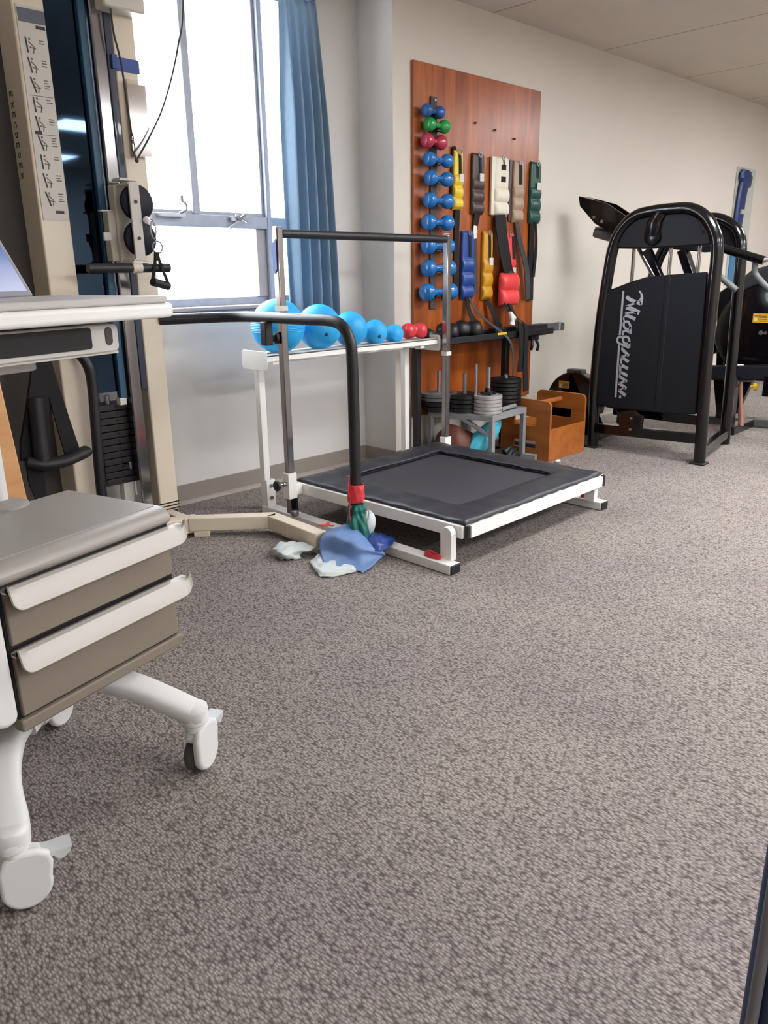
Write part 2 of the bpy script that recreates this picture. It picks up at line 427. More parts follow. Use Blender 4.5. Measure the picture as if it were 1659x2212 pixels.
MB().bb(OX0+.03, 2.232, 3.605, 3.611, 1.432, OZ1-.03).build('pane', 'glass', win)
MB().bb(2.272, 2.672, 3.605, 3.611, 1.432, OZ1-.03).build('pane', 'glass', win)
MB().bb(OX0+.03, 2.612, 3.605, 3.611, 1.03, 1.372).build('pane', 'glass', win)
MB().bb(2.70, OX1-.02, 3.605, 3.611, 1.03, OZ1-.03).build('pane', 'glass', win)
MB().bb(OX0-.03, OX1+.0, 3.49, 3.60, OZ0-.012, OZ0+.006).build('window_sill', 'sill', win, bevel=.004)
MB().bb(OX0-.03, 2.66, 3.515, 3.537, OZ0-.05, OZ0-.012).build('sill_apron', 'apron', win, bevel=.003)
# crank operators on the transom
hm = MB().bb(2.02, 2.16, 3.525, 3.566, 1.413, 1.43)
hm.sweep(cr([(2.13,3.535,1.43),(2.16,3.52,1.445),(2.155,3.51,1.47),(2.13,3.505,1.485)], 5), .006, 8)
hm.cyl((2.13,3.505,1.482),(2.128,3.50,1.508), .009, 10)
hm.build('window_crank', 'steel', win, bevel=.002)
hm = MB().bb(2.43, 2.50, 3.54, 3.566, 1.405, 1.425).beam((2.50,3.535,1.42),(2.40,3.52,1.368), .012, .012).cyl((2.47,3.53,1.41),(2.50,3.52,1.435), .008, 8)
hm.cyl((2.45,3.53,1.432),(2.52,3.53,1.402), .006, 8)
hm.build('window_crank', 'steel', win, bevel=.002)

# curtain
def curt(u, v):
    zt, zb = 2.46, .86
    z = zt+(zb-zt)*v
    x0 = 2.748-.012*v; x1 = 2.985+.085*v**.8
    amp = .006+.030*min(1, v*3)
    x = x0+(x1-x0)*u
    ph = u*2*PI*4.6
    y = 3.478+amp*math.sin(ph+.5*math.sin(3*v))+.009*math.sin(2*ph+1.3+2*v)*min(1, v*4)
    return Vec((x+.004*math.cos(ph)*v, y, z))
m = MB().surf(curt, 120, 50)
def head(u, v):
    x = 2.745+.245*u; y = 3.478+.010*math.sin(u*2*PI*9.2)+.006*math.sin(u*40); return Vec((x, y, 2.46+.08*v))
cu = thing('curtain', 'pleated pale blue curtain hanging at the right side of the window', 'curtain', (2.9, 3.478, .86))
m.build('drape', 'curtain', cu, solid=.003, ang=80)
MB().surf(head, 90, 8).build('pleat_heading', 'curtain', cu, solid=.004, ang=80)
struct(MB().bb(OX0, 3.1, 3.465, 3.5, 2.545, 2.57).build('trim_1', 'white', loc=(1.8,3.48,2.545), bevel=.003))

# ceiling lights (above and behind the view)
def light(x, y, lab_):
    t = thing('ceiling_light', lab_, 'light', (x, y, ZC-.03))
    f = MB()
    for a in ((x-.62,x+.62,y-.32,y-.29),(x-.62,x+.62,y+.29,y+.32),(x-.62,x-.59,y-.29,y+.29),(x+.59,x+.62,y-.29,y+.29)):
        f.bb(*a, ZC-.03, ZC)
    f.build('frame', 'white', t)
    MB().bb(x-.59, x+.59, y-.29, y+.29, ZC-.022, ZC-.012).build('diffuser', 'lampb', t)
LX = [(4.2,1.0,'ceiling troffer light nearest the trampoline'),(7.4,1.0,'ceiling troffer light above the black machines'),
      (2.1,-1.4,'ceiling troffer light behind the camera'),(4.2,-1.6,'ceiling troffer light in the middle of the room'),(7.4,-1.6,'ceiling troffer light in the far middle of the room'),
      (1.0,-3.9,'ceiling troffer light in the rear left corner'),(4.2,-3.9,'ceiling troffer light in the rear middle'),(7.4,-3.9,'ceiling troffer light in the rear right corner')]
for q in LX: light(*q)

# ------------------------------------------------------------------ rebounder trampoline
P00, P10, P11, P01 = Vec((2.291,1.872,0)), Vec((3.363,1.895,0)), Vec((3.364,2.975,0)), Vec((2.279,2.911,0))
ZT, ZB = .182, .130
tr = thing('therapy_trampoline', 'square black rehab trampoline with white steel frame and chrome handrail', 'trampoline', (2.83, 2.42, 0))
zc = (ZT+ZB)/2
def up(p, z): return Vec((p.x, p.y, z))
def inset(p, q, e): return p+(q-p).normalized()*e
for a, b in ((P00,P01),(P10,P11),(P01,P11)):
    d = (b-a).normalized(); nrm = Vec((-d.y, d.x, 0))
    MB().beam(up(a, zc), up(b, zc), .036, ZT-ZB).build('frame_rail', 'white', tr, bevel=.003)
a, b = inset(P00,P10,.022), inset(P10,P00,.012)
MB().beam(up(a, zc-.002), up(b, zc-.002), .036, ZT-ZB).build('frame_rail', 'white', tr, bevel=.003)
for p, d in ((P00, -1), (P10, 1)):
    MB().box((p.x+(.003 if d<0 else 0), p.y-.012, zc), (.02, .016, .056)).build('end_cap', 'black', tr, bevel=.003)
C4 = [P00, P10, P11, P01]
def quad(u, v): return P00*(1-u)*(1-v)+P10*u*(1-v)+P11*u*v+P01*(1-u)*v
def padz(u, v):
    e = min(u, 1-u, v, 1-v)
    z = ZT+.010
    if e < .16:
        z += .008*math.sin(PI*e/.16)+.0022*math.sin(u*47+3*math.sin(v*9))*math.sin(PI*min(1,e/.16))+.002*math.sin(v*41+2*math.sin(u*13))
    if e < .012: z = ZT+.002
    return z
pad = MB()
n = 64; i0, i1 = .155, .845
grid = {}
def pv(i, j):
    u, v = i/n, j/n
    if (i,j) not in grid:
        p = quad(u, v); k = 1.004
        c = quad(.5,.5); p = c+(p-c)*k
        wob = .004*math.sin(i*1.1+j*.7) if (i in (0,n) or j in (0,n)) else 0
        grid[(i,j)] = len(pad.v); pad.v.append(Vec((p.x, p.y, padz(u, v)+wob)))
    return grid[(i,j)]
for i in range(n):
    for j in range(n):
        u, v = (i+.5)/n, (j+.5)/n
        if not (i0 < u < i1 and i0 < v < i1):
            pad.f.append([pv(i,j), pv(i+1,j), pv(i+1,j+1), pv(i,j+1)]); pad.mi.append(0)
pad.build('spring_pad', 'padv', tr, solid=.010, ang=80)
bedm = MB()
bedm.surf(lambda u, v: (lambda p: Vec((p.x, p.y, ZT-.004-.010*math.sin(PI*u)*math.sin(PI*v))))(quad(.13+.74*u, .13+.74*v)), 24, 24)
bedm.build('jumping_bed', 'bed', tr, solid=.003)
st = MB()
for e in (.166, .172):
    pass
loop = [quad(u,v) for u,v in ((.162,.162),(.838,.162),(.838,.838),(.162,.838))]
for i in range(4):
    st.beam(up(loop[i], ZT+.006), up(loop[(i+1)%4], ZT+.006), .004, .004)
st.build('seam_binding', 'black', tr)
# feet
def foot(x, y0, y1, nm):
    MB().bb(x-.03, x+.03, y0, y1, .002, .042).build('foot_bar', 'white', tr, bevel=.003)
    for y in (y0, y1): MB().bb(x-.028, x+.028, y-.006, y+.006, .003, .040).build('end_cap', 'black', tr, bevel=.003)
foot(2.222, 1.862, 3.10, 'l'); foot(3.392, 1.885, 3.12, 'r')
for x, y in ((2.238, 1.925), (3.378, 1.945)):
    pl = MB(); s_ = -1 if x < 3 else 1
    xo = x
    poly = []
    w_ = .029
    for q in [(-w_, .04), (w_, .04), (w_, .15)]+[(w_*math.cos(PI*k/8), .15+w_*.9*math.sin(PI*k/8)) for k in range(9)]+[(-w_, .15)]:
        poly.append(Vec((xo, y+q[0], q[1])))
    pl.prism(poly, (.032 if x < 3 else -.032, 0, 0)); pl.build('leg', 'white', tr, bevel=.002)
# tall bolted bracket at the wall end of the left foot
br = MB().bb(2.196, 2.248, 3.050, 3.055, .04, .175).bb(2.196, 2.200, 3.055, 3.09, .04, .175).bb(2.244, 2.248, 3.055, 3.09, .04, .175)
br.build('hinge_bracket', 'white', tr, bevel=.002)
for z in (.145, .085): MB().cyl((2.222,3.055,z),(2.222,3.044,z), .009, 10).build('bolt', 'steel', tr)
# chrome uprights
LP, RP = Vec((2.197,2.862,0)), Vec((3.42,2.952,0)); ZP = 1.335
for P in (LP, RP):
    MB().box((P.x, P.y, (ZP+.05)/2), (.034, .034, ZP-.05)).build('upright', 'chrome', tr, bevel=.004)
    MB().box((P.x, P.y, ZP+.003), (.03, .03, .008)).build('upright_cap', 'steel', tr, bevel=.002)
MB().box((LP.x, LP.y+.002, .186), (.050, .046, .125)).build('sleeve', 'white', tr, bevel=.003)
MB().box((RP.x, RP.y, .158), (.050, .046, .125)).build('sleeve', 'white', tr, bevel=.003)
MB().beam((LP.x+.02, LP.y, .160), (2.275, 2.87, .158), .03, .05).build('sleeve_link', 'white', tr, bevel=.002)
MB().beam((RP.x-.02, RP.y, .155), (3.37, 2.95, .155), .03, .05).build('sleeve_link', 'white', tr, bevel=.002)
MB().cyl((LP.x-.02, LP.y, .198), (LP.x-.075, LP.y+.0, .198), .006, 10).cyl((LP.x-.02, LP.y, .198), (LP.x-.042, LP.y, .198), .011, 12).build('clamp_bolt', 'steel', tr)
MB().lathe((LP.x-.07, LP.y, .198), (-1,0,0), [(0,.018),(.003,.024),(.014,.024),(.017,.018)], 20).build('clamp_knob', 'black', tr)
MB().box((LP.x+.026, LP.y, .09), (.014, .026, .088)).build('rubber_stop', 'black', tr, bevel=.003)
MB().bb(LP.x-.02, LP.x+.012, LP.y-.045, LP.y-.018, .04, .07).build('floor_clip', 'steel', tr, bevel=.006)
d = (RP-LP).normalized(); ZH = 1.312
MB().cyl(up(LP+d*.018, ZH), up(RP-d*.018, ZH), .019, 20).build('grip_bar', 'foam', tr)
MB().box((LP.x, LP.y, 1.000), (.042, .042, .022)).build('tape_wrap', 'rag', tr)
MB().box((RP.x, RP.y, .70), (.041, .041, .022)).build('tape_wrap', 'rag', tr)
MB().prism([Vec((LP.x-.019, LP.y+.004+.0*y, z)) + Vec((0,y,0)) for y, z in ((-.014,1.29),(.012,1.27),(.012,1.165),(.004,1.145),(-.014,1.165))], (-.002,0,0)).build('blue_sticker', 'bluetape', tr)

# ------------------------------------------------------------------ cable machine
YF = 3.25
cm = thing('cable_machine', 'cream cable weight machine with navy shields standing in front of the window', 'exercise machine', (1.58, 3.3, 0))
lp_ = MB().bb(1.275+.065, 1.46, YF, YF+.2, .08, 2.57).build('upright', 'cream', cm, bevel=.006)
rp_ = MB().bb(1.724, 1.822, YF, YF+.13, .075, 2.57).build('upright', 'cream', cm, bevel=.006)
MB().bb(1.728, 1.818, YF+.004, YF+.126, .0, .075).build('post_shoe', 'black', cm, bevel=.004)
st_ = MB()
for z in (.085, .10, .115): st_.bb(1.723, 1.824, YF-.0015, YF+.002, z-.003, z+.003)
st_.build('black_stripes', 'black', cm)
MB().bb(1.344, 1.456, YF+.01, YF+.19, .0, .08).build('post_shoe', 'black', cm, bevel=.004)
MB().bb(1.66, 1.835, 3.17, 3.40, 2.135, 2.57).build('top_housing', 'creamd', cm, bevel=.008)
# placard on the left upright
pc = MB(); pc.bb(1.352, 1.456, YF-.003, YF-.0005, 1.36, 2.10)
pc.cur = 3; pc.bb(1.356, 1.455, YF-.0045, YF-.003, 2.045, 2.09)
pc.cur = 1
random.seed(3)
for k in range(9):
    z = 1.97-k*.0665
    pc.cur = 2; pc.beam((1.374, YF-.0038, z+.026), (1.378+.006*(k%3), YF-.0038, z-.026), .005, .0015, (0,1,0))
    pc.cur = 1
    pc.beam((1.384, YF-.0038, z+.012), (1.402, YF-.0038, z-.004), .003, .0015, (0,1,0))
    pc.beam((1.402, YF-.0038, z-.004), (1.398, YF-.0038, z-.026), .003, .0015, (0,1,0))
    pc.beam((1.386, YF-.0038, z-.006), (1.408, YF-.0038, z-.010), .003, .0015, (0,1,0))
    pc.lathe((1.388, YF-.0032, z+.021), (0,-1,0), [(0,.004),(.001,.004)], 8)
    for j in range(2+k%3): pc.bb(1.424, 1.424+random.uniform(.014,.022), YF-.0042, YF-.003, z+.018-j*.009, z+.0215-j*.009)
pc.cur = 2
for z, x0, x1 in ((2.028, 1.418, 1.452), (1.668, 1.364, 1.39), (1.385, 1.405, 1.438)): pc.bb(x0, x1, YF-.0044, YF-.003, z, z+.011)
pc.cur = 1
for z in (1.667, 1.80): pc.bb(1.362, 1.45, YF-.004, YF-.003, z, z+.002)
pc.build('exercise_placard', ['paper', 'ink', 'inkd', 'inkb'], lp_)
# vertical lettering on the shaded side of the left upright
fo = MB()
def glyph(ch, y, z, h):
    st = {'E': [((0,0),(0,1)),((0,0),(.7,0)),((0,.5),(.6,.5)),((0,1),(.7,1))], 'X': [((0,0),(.8,1)),((0,1),(.8,0))],
          'K': [((0,0),(0,1)),((0,.5),(.7,1)),((0,.5),(.7,0))], 'C': [((.7,0),(0,.2)),((0,.2),(0,.8)),((0,.8),(.7,1))],
          'D': [((0,0),(0,1)),((0,1),(.6,.7)),((.6,.7),(.6,.3)),((.6,.3),(0,0))]}[ch]
    for (a, b), (c, d_) in st:      # letters lie on their side, reading downwards
        fo.beam((1.3385, y-b*h, z-a*h), (1.3385, y-d_*h, z-c*h), .0035, .001, (1,0,0))
for k, ch in enumerate('EXECDEDEX'): glyph(ch, 3.363+.012, 1.826-k*.036, .026)
fo.build('side_lettering', 'inkd', lp_)
# shields, columns
MB().bb(1.462, 1.60, 3.285, 3.291, .66, 2.57).build('shield_panel', 'shield', cm)
MB().bb(1.462, 1.72, 3.44, 3.455, .66, 2.57).build('back_shroud', 'shroud', cm)
MB().bb(1.462, 1.59, 3.34, 3.35, .70, 2.57).build('back_shroud', 'shroud', cm)
MB().bb(1.596, 1.628, 3.262, 3.30, .63, 2.57).build('rod_cover', 'rodcover', cm, bevel=.004)
MB().bb(1.59, 1.622, 3.262, 3.30, .60, .632).build('rod_bumper', 'rag', cm, bevel=.003)
MB().bb(1.634, 1.688, 3.24, 3.29, .06, 2.57).build('guide_column', 'chrome', cm, bevel=.006)
MB().bb(1.690, 1.722, 3.246, 3.30, .66, 2.57).build('side_shroud', 'shroud', cm, bevel=.004)
# weight stack
for k in range(12):
    z = .24+k*.0305
    p_ = MB().bb(1.50, 1.655, 3.295, 3.40, z, z+.0285)
    p_.build('weight_plate', 'iron', cm, bevel=.003)
hl = MB()
for k in range(12): hl.cyl((1.585, 3.296, .254+k*.0305), (1.585, 3.292, .254+k*.0305), .006, 10)
hl.build('pin_holes', 'dark', cm)
MB().cyl((1.60, 3.296, .335), (1.60, 3.262, .335), .005, 10).box((1.60, 3.257, .327), (.012,.012,.034)).build('selector_pin', 'chrome', cm, bevel=.002)
MB().bb(1.585, 1.64, 3.31, 3.36, .02, .24).build('stack_riser', 'rag', cm, bevel=.004)
MB().cyl((1.53,3.35,.606),(1.53,3.35,2.5), .008, 10).build('guide_rod', 'chrome', cm)
MB().cyl((1.565,3.335,.60),(1.565,3.335,.64), .012, 12).build('stack_coupling', 'steel', cm)
# base legs
bl = [Vec((1.60,3.12,0)), Vec((1.775,3.045,0)), Vec((2.045,2.815,0)), Vec((2.026,2.44,0))]
for a, b in zip(bl[1:], bl[2:]):
    d = (b-a).normalized()*.02
    MB().beam(up(a,.058)-(d if a==bl[1] else Vec((0,0,0))), up(b,.058)+(d if b==bl[2] else Vec((0,0,0))), .062, .062).build('base_leg', 'cream', cm, bevel=.004)
MB().beam((1.40,3.20,.05),(1.80,3.06,.05), .075, .07).build('base_crossbar', 'cream', cm, bevel=.006)
MB().beam((1.42,3.16,.04),(1.42,3.42,.04), .06, .08).beam((1.77,3.12,.04),(1.77,3.42,.04), .05, .07).build('base_crossbar', 'cream', cm, bevel=.004)
MB().box((1.80,3.02,.0135),(.07,.06,.027), Mat.Rotation(-.7,3,'Z')).build('foot_pad', 'cream', cm, bevel=.003)
MB().box((1.66,3.09,.0075),(.10,.08,.015), Mat.Rotation(-.5,3,'Z')).build('foot_pad', 'black', cm, bevel=.003)
MB().box((2.026,2.455,.0135),(.062,.05,.027)).build('foot_pad', 'cream', cm, bevel=.003)
# bent black rail
rail = cr([(2.135,2.335,.02),(2.135,2.335,.45),(2.135,2.337,.80),(2.135,2.35,.89),(2.135,2.395,.945),(2.135,2.47,.962),(2.135,2.60,.962),(2.135,2.95,.962),(2.10,3.10,.960),(1.98,3.19,.958),(1.815,3.26,.956)], 8)
ra = MB().sweep(rail, .0235, 16).build('support_rail', 'foam', cm)
MB().bb(2.102, 2.142, 2.86, 2.90, .842, .945).build('rail_bracket', 'black', ra, bevel=.004)
MB().beam((2.124,2.88,.872),(2.170,2.868,.872), .018, .03).build('rail_bracket', 'black', ra, bevel=.003)
MB().lathe((2.158,2.872,.872), (.97,-.25,0), [(0,.014),(.003,.026),(.015,.026),(.018,.016)], 16).build('clamp_knob', 'black', ra)
# carriage
ca = MB().bb(1.628, 1.700, 3.185, 3.24, 1.20, 1.50).bb(1.598, 1.630, 3.20, 3.25, 1.205, 1.405).build('carriage', 'creamd', cm, bevel=.004)
MB().bb(1.628, 1.705, 3.13, 3.20, 1.512, 1.522).build('carriage_plate', 'creamd', ca, bevel=.002)
MB().bb(1.640, 1.70, 3.09, 3.20, 1.494, 1.504).build('carriage_plate', 'creamd', ca, bevel=.002)
MB().bb(1.636, 1.70, 3.09, 3.20, 1.202, 1.212).build('carriage_plate', 'creamd', ca, bevel=.002)
MB().bb(1.643, 1.687, 3.088, 3.098, 1.206, 1.502).build('pulley_strap', 'carth', ca, bevel=.002)
for z in (1.430, 1.292):
    MB().lathe((1.69, 3.112, z), (0,1,0), [(0,.064),(.004,.069),(.010,.064),(.016,.064),(.022,.069),(.026,.064)], 36).build('pulley', 'disc', ca)
    MB().cyl((1.666, 3.10, z), (1.666, 3.083, z), .007, 6).build('bolt', 'inkd', ca)
MB().bb(1.572, 1.606, 3.20, 3.212, 1.285, 1.318).build('stop_tab', 'whitem', ca, bevel=.003)
MB().bb(1.572, 1.64, 3.20, 3.23, 1.398, 1.404).build('stop_tab', 'whitem', ca, bevel=.001)
MB().cyl((1.625,3.10,1.177),(1.668,3.10,1.177), .021, 20).cyl((1.65,3.12,1.19),(1.65,3.12,1.21), .018, 16).bb(1.628,1.67,3.085,3.15,1.193,1.205).build('tee_joint', 'creamd', ca, bevel=.002)
hb = MB().cyl((1.44,3.10,1.177),(1.625,3.10,1.177), .0185, 20).build('handle_grip', 'foam', ca)
hb = MB().cyl((1.668,3.10,1.177),(1.796,3.10,1.177), .0185, 20).build('handle_grip', 'foam', ca)
MB().ball((1.703,3.082,1.362), .015, 16, 10).cyl((1.703,3.085,1.362),(1.69,3.12,1.362), .006, 10).build('cable_stop', 'whitem', ca)
# blue tape, clear holder, cable
MB().bb(1.715, 1.828, 3.246, 3.256, 1.935, 1.985).build('tape_band', 'bluetape', cm)
MB().bb(1.706, 1.728, 3.235, 3.252, 1.94, 1.99).build('tape_band', 'bluetape', cm)
cl = MB().bb(1.752, 1.848, 3.222, 3.226, 1.62, 1.905).bb(1.752, 1.848, 3.226, 3.25, 1.618, 1.622).bb(1.752, 1.755, 3.226, 3.25, 1.62, 1.905).bb(1.845, 1.848, 3.226, 3.25, 1.62, 1.905)
cl.build('document_holder', 'clear', cm)
MB().bb(1.758, 1.842, 3.238, 3.243, 1.625, 1.895).build('folded_papers', 'paper', cm)
MB().sweep(cr([(1.696,3.19,2.14),(1.70,3.19,2.05),(1.718,3.19,1.95),(1.727,3.19,1.80),(1.734,3.19,1.69)], 6), .004, 8).build('cable', 'inkd', cm)
MB().sweep(cr([(1.742,3.185,1.60),(1.77,3.19,1.635),(1.818,3.2,1.695),(1.885,3.2,1.80),(1.944,3.2,1.928),(1.99,3.2,2.06),(2.026,3.2,2.20),(2.06,3.2,2.585)], 6), .004, 8).build('cable', 'inkd', cm)
cb = MB()
for k in range(4): cb.sweep([Vec((1.733,3.19,1.69-.008*k))+Vec((.006*math.cos(2*PI*j/8),.006*math.sin(2*PI*j/8),.001*j)) for j in range(8)], .002, 6, closed=True)
cb.sweep([Vec((1.734+.008*math.cos(2*PI*j/14), 3.19, 1.648+.018*math.sin(2*PI*j/14))) for j in range(14)], .0028, 6, closed=True, up=(0,1,0))
cb.beam((1.733,3.19,1.632),(1.742,3.187,1.60), .010, .006)
cb.build('carabiner', 'inkd', cm)
MB().ball((1.743,3.186,1.597), .008, 12, 8).build('cable_end', 'inkd', cm)
# curved black arm tube beside the left upright
MB().sweep(cr([(1.37,3.235,.87),(1.405,3.22,.85),(1.437,3.20,.79),(1.445,3.20,.70),(1.436,3.20,.50),(1.428,3.20,.30),(1.425,3.20,.06)], 6), .0225, 14).build('guard_tube', 'foam', cm)

# stirrup handle hanging from the machine
sh = thing('stirrup_handle', 'black foam D-handle hanging on a ring beside the pulleys', 'handle', (1.735, 3.08, 1.09))
MB().sweep([Vec((1.728+.012*math.cos(2*PI*j/16), 3.08, 1.325+.034*math.sin(2*PI*j/16))) for j in range(16)], .003, 8, closed=True, up=(0,1,0)).sweep(cr([(1.703,3.08,1.362),(1.718,3.08,1.368),(1.730,3.08,1.360),(1.733,3.08,1.34)],5), .003, 8).build('carabiner', 'steel', sh)
MB().sweep([Vec((1.74+.022*math.cos(2*PI*j/20), 3.08, 1.258+.024*math.sin(2*PI*j/20))) for j in range(20)], .0035, 8, closed=True, up=(0,1,0)).build('ring', 'steel', sh)
MB().ribbon([(1.728,3.076,1.238),(1.722,3.076,1.20),(1.700,3.076,1.12)], .014, (0,1,0), .003).ribbon([(1.734,3.076,1.238),(1.742,3.076,1.20),(1.772,3.070,1.105)], .014, (0,1,0), .003).bb(1.723,1.742,3.073,3.083,1.205,1.24).build('webbing', 'strap', sh)
MB().lathe((1.693,3.062,1.122), (.93,.25,-.22), [(0,.008),(.001,.0175),(.088,.0175),(.089,.008)], 20).build('grip', 'foam', sh)

# added panel coloured as the shaded wall behind the machine, slant board and harness
tag(MB().bb(.62, 1.36, 3.40, 3.44, .0, 2.35).build('wall_shade_panel', 'wall_shade', bevel=.004), 'added dark panel standing in for shaded wall behind the left cream upright', 'wall_shade')
R_ = Mat.Rotation(math.radians(-4), 3, 'Y')
tag(MB().box((.89, 3.0, .41), (.29, .03, .84), R_).build('slant_board', 'maple', bevel=.006), 'orange maple board standing upright behind the cart drawers', 'board')
ha = thing('exercise_harness', 'black webbing harness with padded strap hanging left of the cream upright', 'harness', (1.2, 3.15, .26))
def strapsurf(mm, pts, ws, t=.006, nrm=(0,1,0)):
    p = cr(pts, 6); k = len(p)
    wl = []
    for i in range(k):
        f = i/(k-1)*(len(ws)-1); a = int(min(f, len(ws)-2)); wl.append(ws[a]+(ws[a+1]-ws[a])*(f-a))
    return mm.ribbon(p, wl, nrm, t)
mm = MB(); strapsurf(mm, [(1.235,3.15,.92),(1.215,3.14,.80),(1.185,3.13,.66),(1.155,3.13,.52),(1.145,3.13,.45)], [.05,.06,.085,.11,.11], .02); mm.build('strap', 'strap', ha)
mm = MB(); strapsurf(mm, [(1.245,3.16,.92),(1.255,3.155,.78),(1.275,3.15,.63),(1.305,3.15,.45)], [.035,.045,.055,.065], .012); mm.build('strap', 'strap', ha)
mm = MB().sweep(cr([(1.10,3.12,.455),(1.16,3.10,.437),(1.24,3.10,.435),(1.32,3.11,.45),(1.352,3.13,.455)], 5), [(.020,.016)]+[(.03,.024)]*19+[(.016,.014)], 14); mm.build('padded_roll', 'black', ha)
mm = MB(); strapsurf(mm, [(1.14,3.12,.45),(1.135,3.12,.36),(1.15,3.12,.26),(1.17,3.11,.14)], [.075,.06,.035,.03], .012); mm.build('strap', 'strap', ha)
MB().sweep([(1.172,3.115,.70),(1.165,3.11,.55),(1.160,3.105,.42)], .030, 14).build('foam_sleeve', 'black', ha)
MB().cyl((1.24,3.15,.92),(1.24,3.40,.92), .008, 10).build('hanging_peg', 'black', ha)

# ------------------------------------------------------------------ ball rack with balls
br_ = thing('ball_rack', 'white steel rack on four legs carrying a row of blue balls', 'rack', (2.8, 3.09, 0))
MB().bb(2.20, 3.40, 3.00, 3.012, .752, .782).bb(2.20, 3.40, 3.00, 3.052, .774, .782).build('front_angle', 'white', br_, bevel=.002)
MB().bb(2.20, 3.40, 3.165, 3.177, .752, .782).bb(2.20, 3.40, 3.124, 3.177, .774, .782).build('rear_angle', 'white', br_, bevel=.002)
for x in (2.194, 3.406):
    P = [Vec((x, 3.088+a, .757+b)) for a, b in rrect(.20, .088, .016)]
    MB().prism(P, (.006, 0, 0)).build('end_plate', 'white', br_, bevel=.001)
for x in (2.262, 3.285):
    MB().bb(x-.018, x+.018, 3.13, 3.166, .0, .752).build('leg', 'white', br_, bevel=.003)
    MB().bb(x-.018, x+.018, 3.01, 3.17, .735, .752).build('cross_bar', 'white', br_, bevel=.002)
MB().bb(2.28, 3.27, 3.14, 3.158, .725, .75).build('stretcher', 'white', br_, bevel=.002)
BL = [(2.345,.128,'largest blue ball on the white rack, nearest the window end','s'),(2.603,.111,'second largest blue ball on the white rack, with a dark plug',1),
      (2.812,.090,'middle-sized blue ball on the white rack, third in the row',0),(2.991,.066,'fourth blue ball in the row on the white rack, with a dark plug',1),
      (3.138,.052,'smallest blue ball on the white rack, next to the red dumbbell',0)]
for x, r, lb, pl in BL:
    h_ = math.sqrt(r*r-.036**2); zc_ = .7825+h_
    b = thing('gym_ball', lb, 'ball', (x, 3.088, zc_-r), group='blue balls on the white rack')
    q = MB().ball((x, 3.088, zc_), r, 40, 24)
    q.build('shell', 'ball', b)
    rb = MB()
    for k in range(-3, 4):
        zz = zc_+r*.12*k*.5; rr = math.sqrt(r*r-(zz-zc_)**2)
        if pl == 's': rb.sweep([Vec((x+rr*math.cos(2*PI*j/48), 3.088+rr*math.sin(2*PI*j/48), zz)) for j in range(48)], .0022, 6, closed=True)
    if pl == 's': rb.build('ribs', 'ball', b)
    if pl == 1:
        dd = Vec((-.35, -.9, -.28)).normalized(); c = Vec((x, 3.088, zc_))+dd*(r-.003)
        MB().lathe(c, dd, [(0,.010),(.004,.009),(.006,.005)], 12).build('valve_plug', 'plug', b)

# black dumbbell tray behind
bt = thing('dumbbell_tray', 'long black steel tray on a post in front of the plywood board', 'rack', (4.1, 3.10, 0))
MB().bb(3.43, 4.60, 3.02, 3.026, .735, .775).bb(3.43, 4.60, 3.02, 3.18, .735, .741).bb(3.43, 4.60, 3.174, 3.18, .735, .785).build('trough', 'black', bt, bevel=.002)
MB().bb(4.05, 4.62, 3.085, 3.145, .722, .796).build('rail', 'black', bt, bevel=.004)
nb = MB()
P = [Vec((4.72+a, 3.09, .767+b)) for a, b in rrect(.24, .052, .015)]
nb.prism(P, (0, .05, 0)); nb.build('rail_end', 'irong', bt, bevel=.003)
MB().bb(4.625, 4.765, 3.086, 3.09, .752, .784).build('label_sticker', 'inkb', bt)
MB().bb(4.765, 4.778, 3.084, 3.142, .746, .792).build('tape_band', 'rag', bt)
MB().bb(3.98, 4.07, 3.015, 3.019, .762, .776).build('warning_sticker', 'yel', bt)
MB().bb(4.183, 4.226, 3.10, 3.14, 0.03, .724).build('post', 'black', bt, bevel=.004)
MB().bb(4.10, 4.32, 3.05, 3.23, 0, .03).build('base_plate', 'black', bt, bevel=.004)
MB().bb(3.436, 3.472, 3.19, 3.23, 0, .76).build('post', 'black', bt, bevel=.004)
tag(MB().bb(4.38,4.46,3.04,3.09,.70,.735).sweep(cr([(4.40,3.05,.70),(4.385,3.04,.67),(4.39,3.05,.64)],4),.010,8).sweep(cr([(4.44,3.05,.70),(4.455,3.04,.67),(4.46,3.05,.63)],4),.010,8).bb(4.415,4.43,3.03,3.05,.70,.735).build('spring_clamp', 'black', bevel=.003), 'black spring clamp hanging under the black tray rail', 'clamp')
def dumbbell(name_label, x, y, z, L_, r, mt, ink=None, ax=(1,0,0), group=None, slim=.38, hr=.4, loc=None):
    ax = Vec(ax).normalized(); c = Vec((x,y,z))
    t = thing('dumbbell', name_label, 'dumbbell', (x, y, z-r), group=group)
    for s_ in (-1, 1):
        e = c+ax*s_*L_/2
        hl = r*.92
        prof = [(-hl*1.25, r*hr*1.05),(-hl*.95, r*.60),(-hl*.5, r*.90),(0, r),(hl*.35, r*.96),(hl*.66, r*.80),(hl*.80, r*.5),(hl*.83, .002)]
        MB().lathe(e, ax*s_, prof, 28).build('head', mt, t, ang=60)
    hL = L_-1.6*r
    if hL > .01: MB().lathe(c-ax*hL/2, ax, [(0,r*hr),(hL/2,r*hr*.92),(hL,r*hr)], 18).build('handle', mt, t)
    else: MB().lathe(c-ax*.01, ax, [(0,r*hr),(.02,r*hr)], 18).build('handle', mt, t)
    if ink:
        q = MB()
        for k in (-.5, .3):
            q.beam(c+ax*(L_*.18*k)+Vec((0,-r*hr*.93,-.004)), c+ax*(L_*.18*k+L_*.1)+Vec((0,-r*hr*.93,.003)), .003, .008, (0,1,0))
        q.build('imprint', 'inkred', t)
    return t
